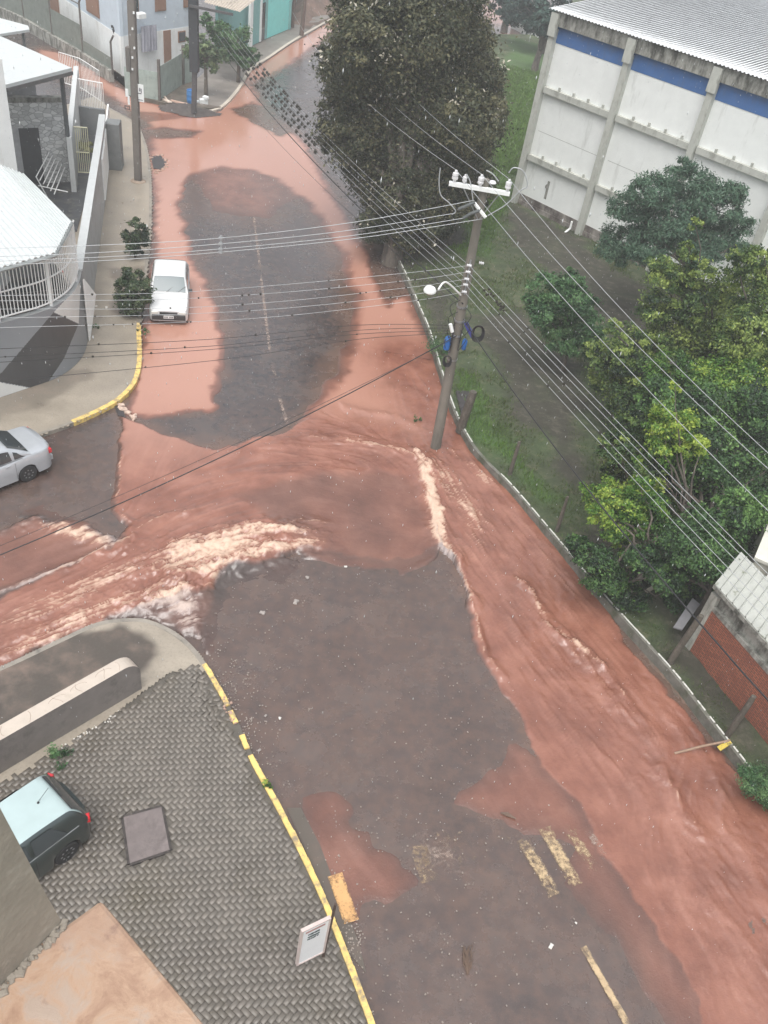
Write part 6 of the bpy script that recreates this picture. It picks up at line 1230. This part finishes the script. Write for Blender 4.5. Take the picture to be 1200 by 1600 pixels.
# left pole and dark pole
b = P(216, 283, .15); t = thing('utility_pole', b, 'tall grey square pole on the left pavement beside a broken hole in the road', 'utility pole')
tp = PY(203, -60, b.y); w = MB(); w.beam(b-Vector((0, 0, .1)), tp, .36, .30); 
o = obj('shaft', w, M('grey_pole', (.15, .135, .12), .8, .15, 3, (.09, .085, .08), 1.2, .45, .65, .15), t); bv = o.modifiers.new('b', 'BEVEL'); bv.width = .03
w = MB(); w.lathe([(.42, 0), (.36, .05), (.25, .06)], (b.x, b.y, .15), 10); obj('base', w, M('base_mortar', (.28, .22, .17), .9), t)
w = MB(); q = PY(202, 92, b.y); w.box(q+Vector((0, -.05, 0)), .22, .3, 1.1); obj('conduit', w, bpy.data.materials['grey_pole'], t)
w = MB()
for y_ in (20, 45, 75, 90, 108): q = PY(207+(y_ % 9), y_, b.y-.2); w.box(q, .08, .04, .10)
obj('tag', w, MT['white_paint'], t)
q = PY(217, 145, b.y-.05); sg = thing('paper_poster', q, 'white paper poster with dark scribbles tied beside the left pole', 'poster'); w = MB(); w.box(q, .50, .03, .82); obj('board', w, MT['white_paint'], sg)
w = MB()
for x_, z_, w_, h_ in ((-.08, .14, .05, .22), (.06, .16, .05, .16), (.13, .12, .04, .2), (.05, -.02, .18, .04), (-.08, -.24, .10, .08), (.06, -.32, .26, .03), (-.04, -.33, .12, .05)): w.box(q+Vector((x_, -.02, z_)), w_, .006, h_)
obj('scribble', w, plain('ink', (.10, .09, .11), .6), sg)
w = MB(); q = PY(199, 145, b.y-.1); w.box(q+Vector((-.02, 0, 0)), .14, .05, .36); w.box(q+Vector((.05, 0, -.35)), .10, .05, .4, .3); obj('pole_tag', w, MT['white_paint'], label='small crooked white tag on the left side of the left pole', cat='tag')
w = MB(); q = PY(199, 168, b.y-.1)
for x_, z_, a_, b_ in ((-.12, 0, .03, .16), (.12, 0, .03, .16), (0, .07, .24, .03), (0, -.07, .24, .03)): w.box(q+Vector((x_, 0, z_)), a_, .03, b_)
obj('meter_bracket', w, MT['black'], label='small black square bracket low on the left pole', cat='bracket')
b = P(303, 176, .2); t = thing('utility_pole', b, 'dark slotted pole behind the blue barrel at the far corner', 'utility pole'); w = MB(); tp = PY(301, -60, b.y)
m_ = PY(304, 112, b.y); w.beam(b, m_, .28, .26); obj('lower_shaft', w, M('dark_pole', (.07, .07, .072), .8, .2, 3), t); w = MB(); w.beam(m_, tp, .52, .45); obj('upper_shaft', w, M('darker_pole', (.035, .04, .045), .8, .25, 3), t)
w = MB(); q = PY(301, 8, b.y); w.beam(q+Vector((-.1, -.3, 0)), q+Vector((2.6, -.6, 0)), .1, .14); obj('crossarm', w, bpy.data.materials['dark_pole'], t)
# barrel, scrap, planks at the corner
q = P(299, 163, .1); w = MB(); w.lathe([(.26, 0), (.29, .05), (.30, .28), (.31, .30), (.30, .33), (.30, .6), (.31, .62), (.30, .65), (.29, .86), (.30, .9), (.27, .9), (.26, .8)], q, 20); obj('barrel', w, plain('blue_plastic', (.05, .20, .46), .45), smooth=40, label='blue plastic barrel at the foot of the dark pole', cat='barrel')
w = MB(); q = P(318, 164, .1); w.box(q+Vector((0, 0, .25)), .55, .3, .35, .5, ch=.08); w.box(q+Vector((.15, 0, .5)), .35, .25, .2, -.3, ch=.05); w.box(q+Vector((-.35, .1, .12)), .5, .2, .15, .2, ch=.04); obj('plastic_scrap', w, MT['white_paint'], label='crumpled white plastic scrap right of the blue barrel', cat='scrap')
w = MB(); w.beam(P(267, 157, .3), P(292, 163, .3), .16, .1); obj('plank', w, M('pinkish_plank', (.55, .38, .30), .7), label='pinkish plank lying left of the blue barrel', cat='plank')
w = MB(); w.beam(P(256, 155, .25), P(266, 160, .35), .25, .08); w.beam(P(257, 151, .3), P(262, 158, .3), .1, .1); obj('broken_board', w, M('pale_board', (.6, .5, .42), .7), label='short pale broken board left of the pinkish plank', cat='board')
mm = MB(); rr = random.Random(5)
# dark heap at the corner
Xh, Yh = rgrid(-21, -13, 50, 60, .2); ins = sdist(Xh, Yh, XY([(255, 160), (300, 166), (345, 180), (300, 184), (250, 172)])); V, q_, u = grid_mb(Xh, Yh, .05+.22*sm(ins, 0, .5)+(vnoise(Xh, Yh, 2, 3)-.5)*.3*sm(ins, 0, .3), ins > 0); np_obj('debris_ground', [(V, q_, {})], M('dark_debris', (.07, .06, .055), .8, .4, 3, coords_='World'), 'structure')
# broken hole in the road with rim of rubble
hc = P(246, 252); rub = M('rubble', (.36, .24, .19), .8, .35, 9); hl = thing('pothole', hc, 'broken pothole with reddish rubble rim next to the left pavement', 'pothole'); w = MB()
for k in range(34): a_ = k/34*6.28; q = P(246+13*math.cos(a_)+rr.uniform(-2, 2), 256+13*math.sin(a_)+rr.uniform(-2, 2), .02); s_ = rr.uniform(.10, .26); w.box(q, s_, s_*.7, s_*.6, rr.random()*3, ch=s_*.2)
obj('rubble_rim', w, rub, hl); w = MB(); w.prism(XY([(236, 246), (250, 243), (260, 254), (254, 266), (240, 264)], .01), .0, .055); obj('hole', w, M('hole_dark', (.04, .035, .035), .3), hl)
# storm drain rubble at the yellow kerb
def rubble(c0, c1, n_, s0, s1, spread, name, label, mat_, z=.04):
    w = MB(); r = random.Random(hash(label) % 1000 if False else len(label))
    for _ in range(n_):
        u = r.random(); q = P(c0[0]+(c1[0]-c0[0])*u+r.gauss(0, spread), c0[1]+(c1[1]-c0[1])*u+r.gauss(0, spread), z); s_ = r.uniform(s0, s1); w.box(q, s_, s_*r.uniform(.5, .9), s_*.6, r.random()*3, ch=s_*.2)
    return obj(name, w, mat_, label=label, cat='rubble')
rubble((186, 634), (212, 655), 26, .06, .20, 2.5, 'rubble_heap', 'pale broken concrete washed out under the curved yellow kerb', M('pale_rubble', (.50, .38, .31), .7, .35, 8))
w = MB(); w.prism(XY([(178, 634), (190, 636), (196, 652), (184, 650)], .01), 0, .04); obj('drain_hole', w, bpy.data.materials['hole_dark'], label='dark washed out hole beneath the curved yellow kerb', cat='hole')
# debris scattered over pavement and road, one mesh each, countable
dbm = [M('foam_chip', (.62, .60, .56), .6, .1), M('brown_chip', (.14, .095, .07), .8, .3), M('grey_stone', (.30, .27, .25), .8, .2)]
spots = [((410, 957), .12, 2, 'grey stone in the dark asphalt below the splash'), ((462, 940), .14, 2, 'long grey stone right of the splash, in dark asphalt'), ((540, 885), .07, 0, 'small white chip on the dark asphalt at the photo centre'), ((480, 902), .09, 2, 'light pebble just right of the foamy splash'), ((861, 1478), .09, 0, 'white chip in the lower road between twig and centre line'), ((794, 1275), .18, 1, 'dark brown wooden piece above the crosswalk bars'), ((900, 1442), .04, 0, 'tiny white dot of litter below the crosswalk'), ((437, 1122), .06, 0, 'pale chip right of the broken kerb'), ((415, 1118), .06, 2, 'greyish chip close to the broken kerb'), ((405, 1172), .07, 2, 'rounded chip by the narrow yellow kerb'), ((445, 1285), .07, 0, 'white chip lying in the gutter by the yellow kerb'), ((150, 478), .08, 0, 'orange white litter on the left pavement'), ((166, 480), .10, 0, 'bright litter between the round bush and the buttress'), ((540, 1490), .10, 2, 'grey pebble beside the signboard kerb')]
for (x, y), s_, mi_, lb in spots:
    if lb.startswith('dark brown'): w = MB(); a_, b_ = P(783, 1270, .05), P(806, 1279, .05); w.tube([a_, a_.lerp(b_, .4)+Vector((0, .02, .01)), b_], [.02, .055, .015], 6); obj('wood_piece', w, dbm[1], label=lb, cat='wood'); continue
    w = MB(); q = P(x, y, .03 if x > 300 else .16); w.box(q, s_*1.3, s_*.8, s_*.5, rr.random()*3, ch=s_*.2); w.box(q+Vector((s_*.4, s_*.3, 0)), s_*.5, s_*.4, s_*.3, rr.random()*3, ch=s_*.1); obj('stone' if mi_ == 2 else 'litter', w, dbm[mi_], label=lb, cat='stone' if mi_ == 2 else 'litter')
w = MB()
for _ in range(1500):
    u = rr.random(); 
    if u < .35: q = P(rr.gauss(365, 30), rr.gauss(1130, 60), .02)
    elif u < .6: q = P(rr.uniform(320, 760), rr.uniform(900, 1600), .02)
    elif u < .70: q = P(rr.gauss(548, 10), rr.gauss(1480, 30), .02)
    else: q = P(rr.uniform(300, 900), rr.uniform(880, 1600), .02)
    if (q.x, q.y) and float(sdist(np.array(q.x), np.array(q.y), poly2)) > -.03: continue
    s_ = rr.uniform(.008, .028); w.box(q, s_*1.4, s_, s_*.7, rr.random()*3)
obj('gravel', w, M('loose_gravel', (.28, .24, .21), .8, .4, 30), label='loose grit and pebbles strewn over the asphalt', cat='gravel', kind='stuff')
w = MB()
for _ in range(38): q = P(731+rr.gauss(0, 3)+3*math.sin(_), 1507+(_-19)*.9, .03); a_ = rr.uniform(-1, 1); w.tube([q, q+Vector((.05*math.sin(a_*3)-.03, .12, .02)), q+Vector((.1*a_, .2, 0))], [.008, .01, .004], 4)
obj('twig_bundle', w, dbm[1], label='bundle of brown twigs lying on the lower road', cat='twigs')
rubble((350, 1090), (368, 1135), 16, .03, .09, 3, 'kerb_rubble', 'small rubble where the yellow kerb is broken away', rub, .16)
rubble((90, 1170), (215, 1095), 22, .02, .05, 2.5, 'wall_litter', 'pale specks of litter along the foot of the garden wall', dbm[0], .17)

# signboard
b = P(505, 1494, .15); hS = zat(b, 1412); t = thing('signboard', b, 'white signboard with reddish header on a dark post by the yellow kerb', 'sign')
w = MB(); w.beam(b, P(505, 1494, .15)+Vector((0.03, 0, hS-.15)), .05, .05); obj('post', w, M('rusty_post', (.07, .045, .035), .6, .3, 12), t)
c_ = P(463, 1509, .17); cz = zat(c_, 1449); dd, nn, LL = frame2(c_, b); nn = nn if nn.y > 0 else -nn
zlo, zhi = .45, zat(b, 1433)
dd, nn, LL = frame2(P(464, 1508, zlo), P(506, 1487, zlo)); nn = -nn if nn.y < 0 else nn; a = P(464, 1508, zlo)
if True:
    bb = Vector((b.x, b.y, 0)); e_ = bb-dd*LL; w = MB(); wbox(w, e_, dd, nn, .0, LL-.05, -.02, .02, zlo, zhi); obj('panel', w, M('sign_white', (.74, .75, .76), .35, .04), t)
    fr_ = MB(); th2 = .035
    wbox(fr_, e_, dd, nn, -th2, 0, -.035, .035, zlo-th2, zhi+th2); wbox(fr_, e_, dd, nn, LL-.05, LL-.05+th2, -.035, .035, zlo-th2, zhi+th2); wbox(fr_, e_, dd, nn, 0, LL-.05, -.034, .034, zhi, zhi+th2); wbox(fr_, e_, dd, nn, 0, LL-.05, -.034, .034, zlo-th2, zlo)
    obj('frame', fr_, M('pinkish_frame', (.55, .46, .43), .5, .12, 5), t)
    hd_ = MB(); wbox(hd_, e_, dd, nn, .06, LL-.12, -.025, -.021, zhi-.16, zhi-.10); obj('header', hd_, M('header_brown', (.38, .20, .18), .5), t)
    ink = MB(); r = random.Random(4)
    for row, (zr_, k_) in enumerate(((zhi-.27, 8), (zhi-.38, 10), (zhi-.47, 6))):
        for i in range(k_):
            s_ = .12+i*(LL-.35)/k_; wbox(ink, e_, dd, nn, s_, s_+r.uniform(.02, .05), -.026, -.021, zr_-r.uniform(.015, .04), zr_+r.uniform(.015, .035))
    obj('lettering', ink, M('sign_ink', (.06, .09, .09), .5), t)
# posts on the verge
def stump(px, py, ptx, pty, r0, r1, label, z=.3, nm='fence_post', square=False):
    b = P(px, py, z); 
    hz = zat(b, pty); tp = PY(ptx, pty, b.y); w = MB(); k = 5
    w.tube([b-Vector((0, 0, .2)), b.lerp(tp, .3), b.lerp(tp, .6), b.lerp(tp, .9), tp], [r0, r0*.97, (r0+r1)/2, r1, r1*.85], 8); return obj(nm, w, M('wet_post_'+str(px), (.085, .075, .06), .85, .35, 8, (.17, .155, .13), 7, .5, .7, .3, .7), smooth=50, label=label, cat='post')
stump(720, 668, 740, 612, .17, .15, 'thick dark wooden stump post beside the utility pole', nm='wooden_post'); w = MB(); a = P(722, 668, .3); b = P(715, 615, .3); w.prism(XY([(712, 612), (733, 612), (722, 655)], .32), .3, .37); obj('dark_pit', w, bpy.data.materials['hole_dark'], label='dark triangular pit between low wall and wooden stump post', cat='pit')
stump(796, 742, 812, 690, .075, .06, 'leaning thin post on the verge, nearest to the utility pole after the stump'); stump(870, 830, 887, 776, .07, .05, 'thin mossy post on the verge left of the lime green tree')
stump(1046, 1035, 1096, 962, .10, .09, 'rough speckled concrete post at the left end of the brick wall'); stump(1136, 1150, 1178, 1088, .085, .075, 'rough speckled concrete post in front of the brick wall')
w = MB(); a, b = P(1054, 1177, .06), P(1141, 1157, .5); w.tube([a, a.lerp(b, .5)+Vector((0, 0, .04)), b], .035, 8); obj('fallen_pole', w, M('rusty_pipe', (.24, .16, .11), .6, .25, 6), smooth=60, label='fallen thin pole lying from the red water to the low wall', cat='pole')
w = MB(); a, b = P(1122, 1172, .25), P(1140, 1160, .45); w.beam(a+Vector((0, 0, .05)), b+Vector((0, 0, .05)), .13, .04); obj('yellow_plate', w, M('yellow_tag', (.55, .42, .06), .5, .2, 8, (.05, .05, .02), 6, .5, .6), label='small yellow and black plate at the end of the fallen pole', cat='plate')
w = MB(); a, b = P(1008, 925, .5), P(1024, 916, .6); w.beam(a, b, .1, .08); obj('pale_stick', w, M('pale_wood', (.35, .32, .27), .8), label='short pale stick under the thicket near the grey panel', cat='stick')
# two tilted fallen trunks under the lime tree
for (p0, p1, lb) in (((945, 905), (985, 850), 'dead grey branch leaning under the lime green tree, left one'), ((1000, 900), (988, 860), 'dead pale branch leaning under the lime green tree, right one')):
    w = MB(); a, b = P(*p0, .3), PY(*p1, 19.6); w.tube([a, a.lerp(b, .5)+Vector((.05, 0, .1)), b], [.05, .04, .02], 6); obj('dead_branch', w, pale_bark, smooth=60, label=lb, cat='branch')
# ---- raindrops hanging in the air
rs = np.random.RandomState(2); nd = 7000; px_ = rs.uniform(-16, 18, nd); py_ = rs.uniform(5.5, 44, nd); pz_ = rs.uniform(.4, 16.5, nd); k_ = np.sqrt(px_**2+py_**2+(pz_-H)**2) > 4; px_, py_, pz_ = px_[k_], py_[k_], pz_[k_]; nd = len(px_)
r_d = rs.uniform(.003, .006, nd); hd_r = r_d*rs.uniform(3, 7, nd); c6 = np.array([[1, 0, 0], [0, 1, 0], [-1, 0, 0], [0, -1, 0], [0, 0, 1], [0, 0, -1]], float)
Vd = np.stack([px_, py_, pz_], -1)[:, None]+c6[None]*np.stack([r_d, r_d, hd_r], -1)[:, None]; fd = np.array([[0, 1, 4], [1, 2, 4], [2, 3, 4], [3, 0, 4], [1, 0, 5], [2, 1, 5], [3, 2, 5], [0, 3, 5]])
np_obj('raindrops', [(Vd.reshape(-1, 3), (fd[None]+np.arange(nd)[:, None, None]*6).reshape(-1, 3), {})], plain('rain_water', (.55, .57, .58), .15), 'stuff', 'fine pale raindrops falling all over the street', smooth=True)
# ---- rain haze
hz = MB(); hz.box((0, 150, 13.5), 500, 420, 30); o = obj('haze', hz, None if False else bpy.data.materials.new('haze'), kind='stuff', label='pale rain haze filling the air', cat='haze')
hm = bpy.data.materials['haze']; hm.use_nodes = True; nt = hm.node_tree; nt.nodes.clear(); pv_ = nt.nodes.new('ShaderNodeVolumePrincipled'); pv_.inputs['Density'].default_value = .0014; pv_.inputs['Color'].default_value = (.97, .98, 1.0, 1); ou = nt.nodes.new('ShaderNodeOutputMaterial'); nt.links.new(pv_.outputs[0], ou.inputs['Volume'])
